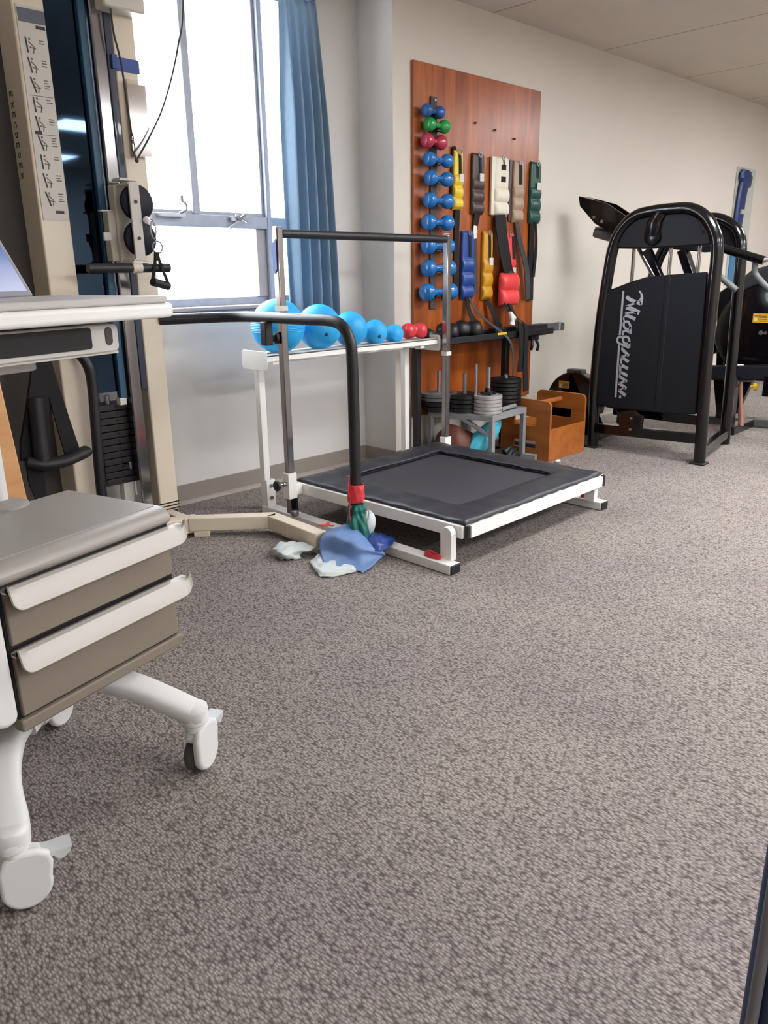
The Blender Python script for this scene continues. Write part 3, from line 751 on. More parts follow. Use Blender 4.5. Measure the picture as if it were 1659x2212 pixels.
dumbbell('red vinyl dumbbell at the end of the row of blue balls', 3.302, 3.088, .783+.044, .075, .044, 'redv', ax=(.93,-.36,0), hr=.7)
dumbbell('black dumbbell on the tray touching the red one', 3.48, 3.08, .742+.045, .11, .045, 'iron', ax=(.9,-.43,0), hr=.5)
dumbbell('black dumbbell on the tray left of the chrome post', 3.60, 3.10, .742+.056, .05, .056, 'iron', ax=(.75,-.66,0), hr=.6)
dumbbell('black dumbbell on the tray right of the chrome post', 3.79, 3.10, .742+.06, .08, .06, 'iron', ax=(.8,-.6,0), hr=.6)
rg = MB(); rg.sweep(cr([(4.155,3.06,.895),(4.165,3.05,.86),(4.17,3.05,.83),(4.165,3.05,.81)],5), [.006]+[.014]*9+[.018]*5+[.012], 10).sweep(cr([(4.16,3.06,.885),(4.20,3.05,.85),(4.23,3.05,.815),(4.245,3.055,.795)],5), [.007]+[.012]*9+[.016]*5+[.012], 10)
tag(rg.build('wiping_rag', 'rag'), 'white rag draped on the black rail below the red cuff', 'cloth')

# ------------------------------------------------------------------ plywood board, dumbbells, cuffs
pb = thing('equipment_board', 'tall stained plywood board screwed to the beige wall', 'board', (4.06, YB, .30))
MB().bb(3.468, 4.668, YB-.022, YB-.002, .295, 2.24).build('panel', 'ply', pb, bevel=.001)
MB().bb(3.598, 3.650, YB-.034, YB-.02, .93, 2.078).build('dumbbell_strip', 'inkd', pb, bevel=.002)
MB().cyl((3.63,YB-.034,2.06),(3.63,YB-.04,2.06), .008, 12).build('screw', 'steel', pb)
for x, z in ((4.0, 1.985), (4.19, 1.965), (4.39, 1.935)):
    MB().cyl((x,YB-.02,z),(x,YB-.035,z), .006, 8).build('screw_hook', 'inkd', pb)
DB = [(3.596,1.993,.106,.033,'dbsmall','smallest navy dumbbell at the top of the rack strip'),(3.628,1.925,.122,.0375,'dbgreen','green vinyl dumbbell second from the top of the board'),
      (3.604,1.840,.112,.040,'dbred','crimson vinyl dumbbell third from the top of the board')]
for x, z, L_, r, mt, lb in DB: dumbbell(lb, x-.020, 3.198, z, L_, r, mt, ink=(mt == 'dbsmall'), group='dumbbells on the board')
orr = ['uppermost','second','third','fourth','fifth','sixth','lowest']
zz = [1.748,1.650,1.533,1.415,1.286,1.163,1.029]
xs = [3.636,3.640,3.640,3.636,3.638,3.645,3.645]
for k in range(7):
    r = [.0385,.041,.0425,.045,.0465,.048,.051][k]; L_ = [.148,.137,.149,.160,.168,.180,.205][k]
    lb = ('%s blue dumbbell on the board, %s' % (orr[k], ['just below the crimson one','below it the widest gap to the yellow cuff','level with the lower half of the yellow cuff','just above the black grip bar','just below the black grip bar','second from the bottom of the column','at the bottom of the column'][k]))
    if k == 1: lb = 'second blue dumbbell from the crimson one on the board'
    dumbbell(lb, xs[k]-.022, 3.192, zz[k], L_, r, 'dbblue', ink=True, group='dumbbells on the board')
bkm = MB()
for z in [1.993,1.925,1.84]+zz:
    MB().bb(3.606,3.642,3.19,YB-.03,z-.027,z-.021).build('dumbbell_hook', 'inkd', pb)

def cuff(label, x0, x1, zt, zb, mt, cells, y=3.225, th=.030, tilt=0., tagm=None, tagz=None, strapw=.022, straplen=.1, strapx=.5, mark=None, seg=.40):
    t = thing('ankle_cuff', label, 'weight cuff', ((x0+x1)/2, y, zb), group='ankle cuffs on the board')
    H = zt-zb; W = x1-x0
    def f(u, v):
        a = 2*PI*u
        z = zt-H*v
        vv = v
        c = 0
        if vv > seg: c = abs(math.sin(PI*(vv-seg)/(1-seg)*cells))**.6
        else: c = .30
        ends = min(1, v*30, (1-v)*22)
        hw = W/2*(1-.025*(1-c))*(.90+.10*min(1, v*6))
        dp = (th*.42+th*.50*c)*(.25+.75*ends)
        ca, sa = math.cos(a), math.sin(a)
        X = (x0+x1)/2+hw*math.copysign(abs(ca)**.45, ca)+tilt*(v-.0)
        Y = y+.012-0.0+(-dp*abs(sa)**.6 if sa < 0 else .010*abs(sa)**.6)
        return Vec((X, Y, z))
    m_ = MB().surf(f, 28, 72, wrap=True)
    m_.add([f(i/28,0) for i in range(28)], [tuple(range(28))]); m_.add([f(i/28,1) for i in range(28)], [tuple(range(28))])
    m_.build('pouch', mt, t, ang=70)
    MB().sweep([Vec(((x0+x1)/2+.012*math.cos(2*PI*j/14), y-.012, zt-.008+.016*math.sin(2*PI*j/14))) for j in range(14)], .003, 6, closed=True, up=(0,1,0)).build('ring', 'steel', t)
    sx_ = x0+W*strapx
    if straplen:
        MB().ribbon(cr([(sx_,y+.012-th*.58,zt-.02),(sx_+.004,y+.012-th*.60,zt-.05),(sx_+.008+tilt*.3,y+.012-th*.62,zt-.02-straplen)],4), strapw, (0,-1,0), .003).build('strap', 'strap', t)
    if tagm: 
        cx_ = sx_+.010; MB().bb(cx_-.018, cx_+.020, y+.012-th*.93-.002, y+.012-th*.80, tagz-.022, tagz+.022).build('size_tag', tagm, t)
    if mark:
        for z in mark: MB().bb((x0+x1)/2-.020, (x0+x1)/2+.028, y+.012-th*.59, y+.012-th*.40, z-.016, z+.016).build('strap_slot', 'strap', t)
    return t
def tail(parent, pts, ws, mt='strap', t=.004, nrm=(0,-1,0)):
    mm = MB(); strapsurf(mm, pts, ws, t, nrm); return mm.build('tail_strap', mt, parent)
c1 = cuff('yellow ankle cuff hanging right of the blue dumbbells', 3.79, 3.875, 1.82, 1.495, 'cy', 3, tagm='paper', tagz=1.67, straplen=.11)
tail(c1, [(3.80,3.235,1.84),(3.79,3.24,1.68),(3.79,3.24,1.50)], [.03,.03,.03]); tail(c1, [(3.835,3.235,1.50),(3.835,3.24,1.3),(3.835,3.24,1.0)], [.045,.045,.045])
c2 = cuff('dark brown ankle cuff in the upper row of the board', 3.962, 4.08, 1.82, 1.475, 'cbr', 3, tagm='paper', tagz=1.685, straplen=.09)
tail(c2, [(4.02,3.23,1.48),(4.015,3.235,1.44),(4.005,3.235,1.40)], [.055,.05,.045]); tail(c2, [(4.005,3.232,1.41),(4.00,3.232,1.37),(4.005,3.235,1.335)], [.034,.034,.036], 'rag'); tail(c2, [(4.01,3.236,1.34),(4.02,3.238,1.2),(4.03,3.238,1.01)], [.036,.038,.04], 'strapg')
c3 = cuff('ivory double ankle cuff in the middle of the upper row', 4.175, 4.322, 1.818, 1.472, 'cwh', 2, th=.042, seg=.52, straplen=.04, strapw=.01, mark=(1.757,1.688))
MB().bb(4.148, 4.20, 3.222, 3.240, 1.478, 1.815).build('rear_flap', 'cwh', c3, bevel=.004)
tail(c3, [(4.225,3.215,1.48),(4.235,3.20,1.35),(4.265,3.19,1.22),(4.30,3.185,1.13),(4.40,3.19,1.04)], [.11,.105,.10,.085,.05], 'strap', .006)
c4 = cuff('tan ankle cuff hanging second from the right', 4.378, 4.49, 1.81, 1.442, 'ctan', 3, straplen=.12, strapw=.03)
tail(c4, [(4.36,3.24,1.81),(4.358,3.24,1.62),(4.362,3.24,1.45)], [.03,.03,.03], 'cbr'); tail(c4, [(4.43,3.235,1.45),(4.45,3.22,1.33),(4.50,3.20,1.18),(4.53,3.20,1.05),(4.55,3.21,.955)], [.04,.045,.05,.055,.05], 'strapg', .006)
c5 = cuff('bottle green ankle cuff at the right edge of the board', 4.562, 4.682, 1.818, 1.44, 'cgr', 3, tagm='paper', tagz=1.67, straplen=.08)
tail(c5, [(4.60,3.23,1.45),(4.61,3.235,1.2),(4.62,3.235,.945)], [.05,.06,.06]); tail(c5, [(4.63,3.225,1.45),(4.65,3.225,1.3),(4.63,3.225,1.1)], [.02,.025,.03], 'strap')
c6 = cuff('royal blue ankle cuff below the brown cuff', 3.872, 3.992, 1.378, .975, 'cbl', 3, th=.036, straplen=.13)
tail(c6, [(3.93,3.225,.985),(3.925,3.20,.90),(3.95,3.15,.80),(3.96,3.13,.77)], [.03,.035,.05,.05]); tail(c6, [(3.94,3.22,.985),(3.98,3.16,.88),(4.06,3.0,.74),(4.11,2.99,.62),(4.13,3.0,.50)], [.015,.018,.018,.016,.014], 'strapg', .003)
c7 = cuff('gold ankle cuff between the blue and red cuffs', 4.08, 4.18, 1.38, .965, 'cgo', 3, tagm='paper', tagz=1.20, th=.034, straplen=.14)
tail(c7, [(4.13,3.225,.97),(4.15,3.20,.90),(4.19,3.17,.80),(4.20,3.165,.77)], [.03,.035,.05,.05])
c8 = cuff('coral red ankle cuff behind the black strap', 4.285, 4.41, 1.375, .99, 'cred', 4, tagm='paper', tagz=1.14, th=.030, straplen=.16, tilt=.03, strapx=.75)
c9 = cuff('large coral red cuff in front, lowest on the board', 4.215, 4.40, 1.13, .925, 'cred', 2, y=3.185, th=.055, seg=.05, straplen=0, tilt=.0)
tail(c9, [(4.28,3.17,.935),(4.25,3.10,.86),(4.22,3.015,.815),(4.21,2.995,.74),(4.20,2.99,.62),(4.19,2.995,.52)], [.10,.085,.08,.08,.06,.05], 'strap', .005)
tail(c9, [(4.29,3.165,.935),(4.26,3.09,.86),(4.245,3.005,.81),(4.235,2.985,.72),(4.235,2.985,.55),(4.26,2.99,.39)], [.05,.045,.04,.04,.045,.06], 'strap', .005)

# ------------------------------------------------------------------ plate rack with weight plates
pr_ = thing('plate_rack', 'low grey steel rack holding stacks of weight plates', 'rack', (4.0, 3.05, 0))
ZR = .33
B1, B2, N1, N2 = Vec((3.56,3.19,0)), Vec((3.95,3.215,0)), Vec((3.665,2.80,0)), Vec((4.025,2.835,0))
for p in (B1, B2, N1, N2): MB().box((p.x, p.y, ZR/2), (.03, .03, ZR)).build('leg', 'rackg', pr_, bevel=.003)
for a, b in ((B1,B2),(N1,N2),(B1,N1),(B2,N2)):
    MB().beam(up(a,ZR-.018), up(b,ZR-.018), .03, .036).build('top_rail', 'rackg', pr_, bevel=.003)
mid = (B1+N1)/2; mid2 = (B2+N2)/2
MB().beam(up(mid,ZR-.018), up(mid2,ZR-.018), .05, .034).build('top_rail', 'rackg', pr_, bevel=.003)
MB().beam(up(B1*.5+N1*.5,ZR-.03), up(N1,.20), .022, .022).build('brace', 'rackg', pr_, bevel=.002)
MB().beam(up(B2,.02)-(N2-B2).normalized()*.02, up(N2,.02)+(N2-B2).normalized()*.10, .036, .036).build('foot_bar', 'rackg', pr_, bevel=.003)
MB().beam(up(B1,.02), up(N1,.02)+(N1-B1).normalized()*.04, .036, .036).build('foot_bar', 'rackg', pr_, bevel=.003)
MB().cyl((3.80,2.84,ZR+.012),(3.98,2.87,ZR+.012), .013, 12).build('bar_sleeve', 'rackg', pr_)
SL = [('grey', (3.602,3.165), [(.100,.030,'iron'),(.100,.030,'iron'),(.112,.022,'irong'),(.112,.024,'irong')], .13),
      ('black', (3.672,3.02), [(.097,.026,'iron')]*4, .12),
      ('silver', (3.715,2.875), [(.085,.021,'ironS')]*5, .16),
      ('tall black', (4.015,2.97), [(.100,.0235,'iron')]*7, .02)]
ordn = {4:['lowest','second from below','second from the top','topmost'],5:['lowest','second from below','middle one','second from the top','topmost'],7:['lowest','second from below','third from below','middle one','third from the top','second from the top','topmost']}
for nm, (x, y), pls, peg in SL:
    z = ZR+.001; n_ = len(pls)
    for k, (r, h, mt) in enumerate(pls):
        prof = [(0,r*.93),(h*.12,r),(h*.88,r),(h,r*.95),(h*1.0,r*.86),(h*.86,r*.82),(h*.86,r*.36),(h*.99,r*.30),(h*.99,.002)]
        o = MB().lathe((x,y,z), (0,0,1), prof, 36).build('weight_plate', mt, ang=35)
        colr = {'grey': ('grey-rimmed' if mt == 'irong' else 'dark'), 'black': 'black', 'silver': 'silver', 'tall black': 'black'}[nm]
        where = {'grey': 'in the stack behind the right chrome post', 'black': 'in the short black stack beside the silver one', 'silver': 'in the silver stack', 'tall black': 'in the tall black stack by the wooden crate'}[nm]
        tag(o, '%s weight plate, %s, %s' % (colr, ordn[n_][k], where), 'weight plate', 'weight plates on the grey rack')
        z += h+.0008
    MB().cyl((x,y,ZR-.01),(x,y,z+peg), .0125, 14).build('peg', 'steel', pr_, bevel=.002)
    if nm == 'silver':
        cz = z
        co = MB().lathe((x,y,cz), (0,0,1), [(0,.030),(.012,.030),(.014,.020),(.04,.017)], 16)
        for k in range(6):
            a = k*PI/3; co.box((x+.036*math.cos(a), y+.036*math.sin(a), cz+.008), (.022,.014,.014), Mat.Rotation(a,3,'Z'))
        tag(co.build('spin_collar', 'iron', bevel=.002), 'black star spin collar on top of the silver plates', 'collar')
MB().cyl((3.668,2.93,ZR),(3.672,2.935,ZR+.29), .010, 12).build('peg', 'steel', pr_)
# things under the rack
lb_ = MB().surf(lambda u, v: Vec((3.66+.155*math.copysign(abs(math.cos(2*PI*u))**.7,math.cos(2*PI*u))*math.sin(PI*(.06+.88*v))**.45, 3.04+.13*math.copysign(abs(math.sin(2*PI*u))**.7,math.sin(2*PI*u))*math.sin(PI*(.06+.88*v))**.45, .025+.19*v*(1-.22*math.cos(2*PI*u))+.008*math.sin(9*u*2*PI)*v*(1-v)*2)), 30, 14, wrap=True)
tag(lb_.build('leather_cushion', 'leather', ang=80), 'brown leather cushion lying under the grey plate rack', 'cushion')
bagc = cr([(3.625,2.955,.050),(3.655,2.93,.115),(3.74,2.88,.195),(3.82,2.868,.245),(3.85,2.875,.262)], 6)
bagr = [.03,.055,.068,.075,.078,.08,.082,.083,.083,.082,.08,.078,.075,.073,.070,.067,.064,.060,.055,.05,.046,.042,.036,.028,.02]
tb = MB().surf(lambda u, v: (lambda p, r, a: Vec((p.x+r*.62*math.cos(a)*(1+.10*math.sin(5*a+14*v)), p.y+r*.55*math.cos(a)*(1+.06*math.sin(4*a)), max(.004, p.z+r*math.sin(a)*(1+.08*math.sin(7*a-9*v))))))(bagc[int(round(v*(len(bagc)-1)))], bagr[int(round(v*(len(bagc)-1)))], 2*PI*u), 40, 25, wrap=True)
tag(tb.build('plastic_bag', 'cloth_t', ang=80), 'shiny turquoise plastic bag stuffed under the grey rack', 'bag')
MBk = MB()
for k in range(3): MBk.sweep(cr([(3.87,2.80+.03*k,.022+.02*k),(3.92,2.82+.02*k,.05+.015*k),(3.985,2.83+.03*k,.035+.02*k)],6), .018, 10)
MBk.bb(3.84,4.0,2.86,2.99,.0,.05)
tag(MBk.build('cable_bundle', 'black', bevel=.004), 'dark bundle of cuffs lying low beside the turquoise bag', 'bundle')

# wooden crate
cx0, cx1, cy0, cy1, czt = 4.06, 4.47, 2.66, 3.03, .375
ck = thing('wooden_crate', 'varnished orange wooden tote crate with a dowel handle', 'crate', ((cx0+cx1)/2, (cy0+cy1)/2, 0))
def endpanel(x, th):
    mm = MB(); w_ = cy1-cy0; yc = (cy0+cy1)/2
    top = [Vec((x, cy0, czt-.105)), Vec((x, cy1, czt-.105))]+[Vec((x, cy1-.035+.035*math.cos(math.radians(a)), czt-.035+.035*math.sin(math.radians(a)))) for a in range(0,91,15)]+[Vec((x, cy0+.035-.035*math.cos(math.radians(a)), czt-.035+.035*math.sin(math.radians(a)))) for a in range(90,-1,-15)]
    mm.prism(top, (th,0,0))
    mm.bb(x, x+th, cy0, cy0+.10, .0, czt-.105).bb(x, x+th, cy1-.10, cy1, 0, czt-.105)
    mm.bb(x, x+th, cy0+.10, cy1-.10, .115, czt-.165).bb(x, x+th, cy0+.10, cy1-.10, .0, .065)
    return mm.build('end_panel', 'crate', ck)
endpanel(cx0, .018); endpanel(cx1-.018, .018)
MB().bb(cx0+.001, cx1-.001, cy0-.002, cy0+.014, .0, .20).build('side_panel', 'crate', ck, bevel=.002)
MB().bb(cx0+.018, cx1-.018, cy1-.016, cy1, .0, .20).build('side_panel', 'crate', ck, bevel=.002)
MB().bb(cx0+.018, cx1-.018, cy0+.014, cy1-.016, .01, .024).build('bottom_panel', 'crate', ck)
MB().cyl((cx0+.01, (cy0+cy1)/2, czt-.045), (cx1-.01, (cy0+cy1)/2, czt-.045), .016, 16).build('dowel_handle', 'crate', ck)
tag(MB().bb(cx0+.03, cx1-.03, cy0+.03, cy1-.03, .026, .06).bb(cx0+.05, cx1-.06, cy0+.04, cy1-.06, .06, .085).build('folded_cloth', 'irong', bevel=.006), 'grey folded cloth lying inside the wooden crate', 'cloth')
tag(MB().ball((4.075,2.60,.012), .022, 12, 8, (1,.7,.5)).build('paper_scrap', 'paper'), 'crumpled white scrap on the carpet by the crate', 'scrap')

# ------------------------------------------------------------------ black weight machine with script lettering
mg = thing('weight_machine', 'black selector weight machine with silver script lettering on its shroud', 'exercise machine', (4.9, 2.3, 0))
XM = 4.63
fr = cr([(XM,2.688,0),(XM,2.70,.35),(XM,2.688,.8),(XM,2.655,1.14),(XM,2.632,1.28),(XM,2.585,1.38),(XM,2.50,1.448),(XM,2.40,1.468),(XM,2.28,1.474),(XM,2.16,1.468),(XM,2.07,1.42),(XM,2.01,1.34),(XM,1.982,1.24),(XM,1.978,1.0),(XM,1.975,.6),(XM,1.960,.25),(XM,1.954,0)], 8)
MB().sweep(fr, (.040,.034), 20, up=(0,1,0)).build('front_frame', 'blackg', mg)
for y in (2.688, 1.954): MB().bb(XM-.045, XM+.045, y-.045, y+.045, 0, .012).build('floor_foot', 'black', mg, bevel=.004)
cap_ = [Vec((XM-.012, y, z)) for y, z in ((2.655,1.268),(2.645,1.31),(2.60,1.385),(2.52,1.44),(2.40,1.458),(2.28,1.462),(2.17,1.455),(2.09,1.41),(2.035,1.34),(2.012,1.27),(2.2,1.262),(2.42,1.258))]
MB().prism(cap_, (.04, 0, 0)).build('top_shroud', 'slatetop', mg, bevel=.010, bseg=3)
MB().lathe((XM+.03, 2.37, 1.325), (-1,0,0), [(0,.055),(.060,.05),(.066,.03),(.066,.002)], 24).sweep(cr([(XM-.014,2.375,1.33),(XM-.020,2.365,1.40),(XM-.012,2.335,1.46)],5), [(.045,.03)]*6+[(.040,.026)]*5, 16, up=(1,0,0)).build('pulley_boss', 'blackg', mg)
MB().lathe((XM-.012, 2.075, 1.335), (-1,0,0), [(0,.014),(.004,.013)], 12).build('bolt_hole', 'dark', mg)
pn = [(2.672,1.012),(2.60,1.03),(2.50,1.066),(2.40,1.094),(2.30,1.104),(2.02,1.122),(2.005,.70),(2.0,.30),(2.10,.285),(2.34,.283),(2.57,.275),(2.675,.29),(2.682,.6)]
MB().prism([Vec((XM-.02,y,z)) for y, z in pn], (.035,0,0)).build('lower_shroud', 'slate', mg, bevel=.012, bseg=3)
MB().bb(XM-.024, XM-.019, 2.235, 2.262, .29, 1.10).build('shroud_rib', 'slate', mg, bevel=.004)
# script lettering running down the shroud, strokes traced in a local 100-unit grid
XT = XM-.022
def TP(px, py):          # lettering grid (x towards the right of the word's cap line, y along the word) -> shroud plane
    z = 1.014-(py-225)*.000355
    y = 2.533-(px-(238-.0781*(py-225)))*.00046
    return Vec((XT, y, z))
def TPr(pts): return [TP(*p) for p in pts]
tx = MB(); NX = (-1,0,0)
def stroke(pts, w, smooth=True):
    q = TPr(pts)
    tx.ribbon(cr(q, 6) if smooth and len(q) > 2 else q, w*.00041, NX, .0018)
def stk(pts, w0, w1):
    q = cr(TPr(pts), 6); k = len(q)
    tx.ribbon(q, [(w0+(w1-w0)*i/(k-1))*.00041 for i in range(k)], NX, .0018)
stroke([(238,225),(176,985)], 32, False); stroke([(163,1150),(92,2090)], 32, False)
stk([(470,225),(506,290),(508,360),(490,455)], 18, 45); stk([(490,270),(495,330),(470,380),(420,405)], 10, 20)
stroke([(285,320),(340,375),(492,440)], 52); stroke([(430,420),(350,455),(272,490)], 30)
stroke([(275,505),(360,530),(468,590)], 62); stroke([(440,590),(340,590),(258,612)], 32); stroke([(258,640),(320,655),(408,700)], 50)
stroke([(250,650),(236,700),(250,745)], 20)
stroke([(330,800),(300,748),(246,760),(238,830),(290,880),(334,850),(330,800)], 34); stroke([(330,830),(333,950)], 36); stroke([(325,930),(260,905),(222,930),(222,985)], 32)
stroke([(316,1060),(290,1010),(235,1015),(222,1080),(262,1130),(310,1105),(316,1060)], 34); stroke([(312,1090),(316,1195)], 34); stroke([(312,1195),(215,1150),(150,1120),(138,1060),(165,1015),(215,1020)], 34)
stroke([(215,1160),(200,1230)], 22); stroke([(205,1225),(305,1335)], 44); stroke([(290,1320),(195,1355)], 24); stroke([(200,1365),(300,1440)], 44)
stroke([(196,1375),(182,1500)], 26); stroke([(182,1500),(290,1560)], 46); stroke([(180,1480),(168,1640)], 36); stroke([(168,1630),(280,1680)], 46)
stroke([(166,1650),(160,1720)], 24); stroke([(160,1710),(272,1790)], 46); stroke([(255,1785),(150,1825)], 24); stroke([(150,1830),(262,1915)], 48); stroke([(245,1905),(142,1950)], 24); stroke([(142,1955),(248,2040)], 48)
stroke([(150,2070),(178,2075)], 42, False)
tx.build('script_lettering', 'silver', mg)
for y in (2.575, 2.33, 2.15): MB().cyl((XM+.15,y,.35),(XM+.15,y,1.30), .011, 12).build('guide_rod', 'chrome', mg)
MB().bb(XM+.06, XM+.24, 2.10, 2.62, .33, .80).build('weight_stack', 'iron', mg, bevel=.004)
MB().beam((XM,2.66,.132),(XM,1.98,.155), .06, .062, (0,0,1)).build('cross_beam', 'blackg', mg, bevel=.006)
MB().beam((XM+.14,2.62,.24),(XM+.14,2.0,.24), .06, .06).build('cross_beam', 'blackg', mg, bevel=.006)
MB().prism([Vec((XM-.035,y,z)) for y, z in ((2.42,.28),(2.50,.26),(2.48,.12),(2.34,.12),(2.33,.25))], (.03,0,0)).build('pulley_bracket', 'blackg', mg, bevel=.004)
for z in (.232, .16): MB().cyl((XM-.034,2.405,z),(XM-.042,2.405,z), .009, 6).build('bolt', 'steel', mg)
# rear frame and braces
XR = 5.3
fr2 = cr([(XR,2.86,0),(XR,2.80,.6),(XR,2.70,1.08),(XR,2.645,1.25),(XR,2.56,1.37),(XR,2.45,1.43),(XR,2.32,1.45),(XR,2.22,1.42),(XR,2.15,1.36),(XR,2.115,1.25),(XR,2.105,1.0),(XR,2.09,.5),(XR,2.08,0)], 7)
MB().sweep(fr2, (.040,.034), 18, up=(0,1,0)).build('rear_frame', 'blackg', mg)
MB().prism([Vec((XR-.012, y, z)) for y, z in ((2.62,1.27),(2.55,1.36),(2.45,1.41),(2.32,1.43),(2.22,1.40),(2.16,1.34),(2.13,1.25),(2.35,1.24))], (.04,0,0)).build('top_shroud', 'slatetop', mg, bevel=.008)
MB().beam((XR,2.50,1.26),(XR,2.20,.60), .07, .06).build('brace', 'blackg', mg, bevel=.006)
MB().beam((5.0,2.60,1.26),(5.0,2.42,.95), .05, .05).build('brace', 'blackg', mg, bevel=.004)
MB().cyl((4.88,2.60,1.27),(4.92,2.42,.98), .013, 12).build('lift_rod', 'chrome', mg)
for y, z in ((2.69,.07),(2.02,.07)): MB().beam((XM+.03,y-(.05 if y<2.3 else .0),z),(XR,y+.06,z), .05, .06).build('base_beam', 'blackg', mg, bevel=.006)
MB().beam((XM+.02,2.35,1.44),(XR,2.38,1.40), .07, .06).build('top_beam', 'blackg', mg, bevel=.006)
# press arm, grip and cam guard at the wall side
arm = [(3.075,1.615),(3.06,1.55),(2.94,1.435),(2.80,1.36),(2.62,1.30),(2.60,1.40),(2.86,1.555)]
ar = MB().prism([Vec((4.90,y,z)) for y, z in arm], (.014,0,0)).prism([Vec((5.02,y,z)) for y, z in arm], (.014,0,0))
arm_o = ar.build('press_arm', 'blackg', mg, bevel=.002)
MB().beam((4.968,3.065,1.59),(4.968,2.60,1.37), .115, .05).build('arm_tube', 'blackg', arm_o, bevel=.008)
MB().bb(4.91, 5.03, 2.80, 2.94, 1.405, 1.415).build('arm_plate', 'steel', arm_o)
for y, z in ((2.945,1.475),(2.885,1.445)): MB().cyl((4.90,y,z),(4.893,y,z), .010, 8).build('bolt', 'steel', arm_o)
MB().lathe((4.94,2.965,1.385), (.25,-1,-.30), [(0,.010),(.006,.030),(.02,.034),(.13,.034)], 18).build('hand_grip', 'irong', arm_o)
gd = MB(); P = []
for k in range(41):
    a = math.radians(-18+216*k/40); P.append(Vec((4.82, 2.985+.212*math.cos(a), .245+.212*math.sin(a))))
P += [Vec((4.82,2.80,.06)), Vec((4.82,2.78,.20))] if False else []
P += [Vec((4.82, 2.785, .035)), Vec((4.82, 3.185, .035))][::-1]
gd.prism(P, (.09,0,0)); g_o = gd.build('cam_guard', 'blackg', mg, bevel=.008)
def warn(parent, x, y, z, w_, h_):
    q = MB(); q.prism([Vec((x,y+w_/2,z+h_/2)),Vec((x,y-w_/2,z+h_/2)),Vec((x,y-w_/2,z-h_/2)),Vec((x,y+w_/2,z-h_/2))], (-.0015,0,0))
    q.cur = 1
    for k in range(3): q.bb(x-.0028, x-.0012, y-w_*.42, y+w_*.1+w_*.1*(k%2), z-h_*.36+h_*.2*k, z-h_*.29+h_*.2*k)
    q.bb(x-.0028, x-.0012, y-w_*.42, y+w_*.40, z+h_*.18, z+h_*.26)
    q.cur = 2; q.lathe((x-.001, y+w_*.32, z-h_*.18), (-1,0,0), [(0,h_*.2),(.0018,h_*.2)], 12)
    q.build('warning_sticker', ['yel','inkd','paper'], parent)
warn(g_o, 4.819, 3.055, .365, .085, .05)
MB().bb(4.83, 4.90, 2.93, 3.05, .445, .475).build('guard_buffer', 'irong', mg, bevel=.006)
MB().beam((4.84,2.74,.335),(4.70,2.52,.19), .012, .03).build('link_strap', 'black', mg, bevel=.002)

# ------------------------------------------------------------------ second machine at the right edge
m2 = thing('seated_press_machine', 'black seated exercise machine with big round cam guard at the right edge', 'exercise machine', (6.0, 2.05, 0))
gd2 = MB().lathe((5.95, 2.12, .70), (-1,0,0), [(0,.33),(.06,.345),(.09,.335),(.10,.30),(.10,.002)], 56).build('cam_guard', 'blackg', m2)
warn(gd2, 5.849, 2.145, .80, .105, .062)
MB().cyl((5.85,2.13,.70),(5.84,2.13,.70), .016, 8).cyl((5.85,2.10,.70),(5.84,2.10,.70), .012, 8).build('bolt', 'steel', m2)
MB().prism([Vec((5.93,y,z)) for y, z in ((2.41,.89),(2.405,1.03),(2.36,1.06),(2.29,1.12),(2.18,1.155),(1.9,1.16),(1.9,.88))], (.10,0,0)).build('seat_back', 'slatepad', m2, bevel=.035, bseg=4)
MB().beam((5.70,2.40,.415),(5.85,1.6,.47), .09, .10).build('seat_beam', 'slate', m2, bevel=.01)
MB().cyl((5.72,2.30,.47),(5.74,2.18,.475), .012, 10).build('pivot_pin', 'rag', m2)
MB().sweep(cr([(5.04,2.13,1.258),(5.06,2.03,1.225),(5.08,1.885,1.18)],5), .026, 14).build('lever_bar', 'blackg', mg)
MB().sweep(cr([(5.08,1.89,1.183),(5.10,1.84,1.19),(5.14,1.70,1.195)],5), .013, 12).build('hand_bar', 'steel', mg)
MB().sweep(cr([(5.08,1.925,1.19),(5.085,1.935,1.165),(5.09,1.932,1.11),(5.09,1.892,1.063),(5.10,1.835,1.012),(5.14,1.68,.92)],5), .018, 12).build('hand_bar', 'irong', mg)
MB().cyl((4.99,2.10,1.09),(5.01,2.00,1.01), .019, 12).build('link_tube', 'irong', mg)
MB().bb(5.58, 5.66, 2.16, 2.22, 0.0, .42).build('upright', 'blackg', m2, bevel=.01)
MB().prism([Vec((5.965,y,z)) for y, z in ((2.52,.96),(2.42,1.03),(2.33,.93),(2.0,.93),(1.98,.42),(2.47,.40))], (.05,0,0)).build('side_plate', 'blackg', m2, bevel=.01)
MB().beam((5.90,2.34,.06),(5.90,2.32,.60), .10, .10).build('upright', 'blackg', m2, bevel=.01)
MB().prism([Vec((5.80,y,z)) for y, z in ((2.42,.40),(2.12,.40),(2.215,.12),(2.36,.10))], (.05,0,0)).build('gusset', 'blackg', m2, bevel=.004)
MB().cyl((5.74,2.19,.40),(5.74,2.165,.17), .014, 12).build('gas_strut', 'pinkm', m2)
MB().cyl((5.74,2.163,.18),(5.74,2.150,.05), .020, 12).build('strut_sleeve', 'pinkm', m2)
MB().beam((5.74,2.30,.37),(5.74,2.10,.385), .04, .03).build('strut_clevis', 'irong', m2, bevel=.003)
MB().lathe((5.74,2.115,.335), (.2,-1,.05), [(0,.010),(.02,.010),(.022,.028),(.04,.03),(.046,.02)], 16).build('adjust_knob', 'knoby', m2)
MB().bb(5.70, 5.80, 1.93, 2.02, .28, .42).build('bracket', 'blackg', m2, bevel=.006)
MB().beam((5.95,2.52,.03),(6.22,1.60,.03), .10, .06).build('floor_beam', 'irong', m2, bevel=.006)
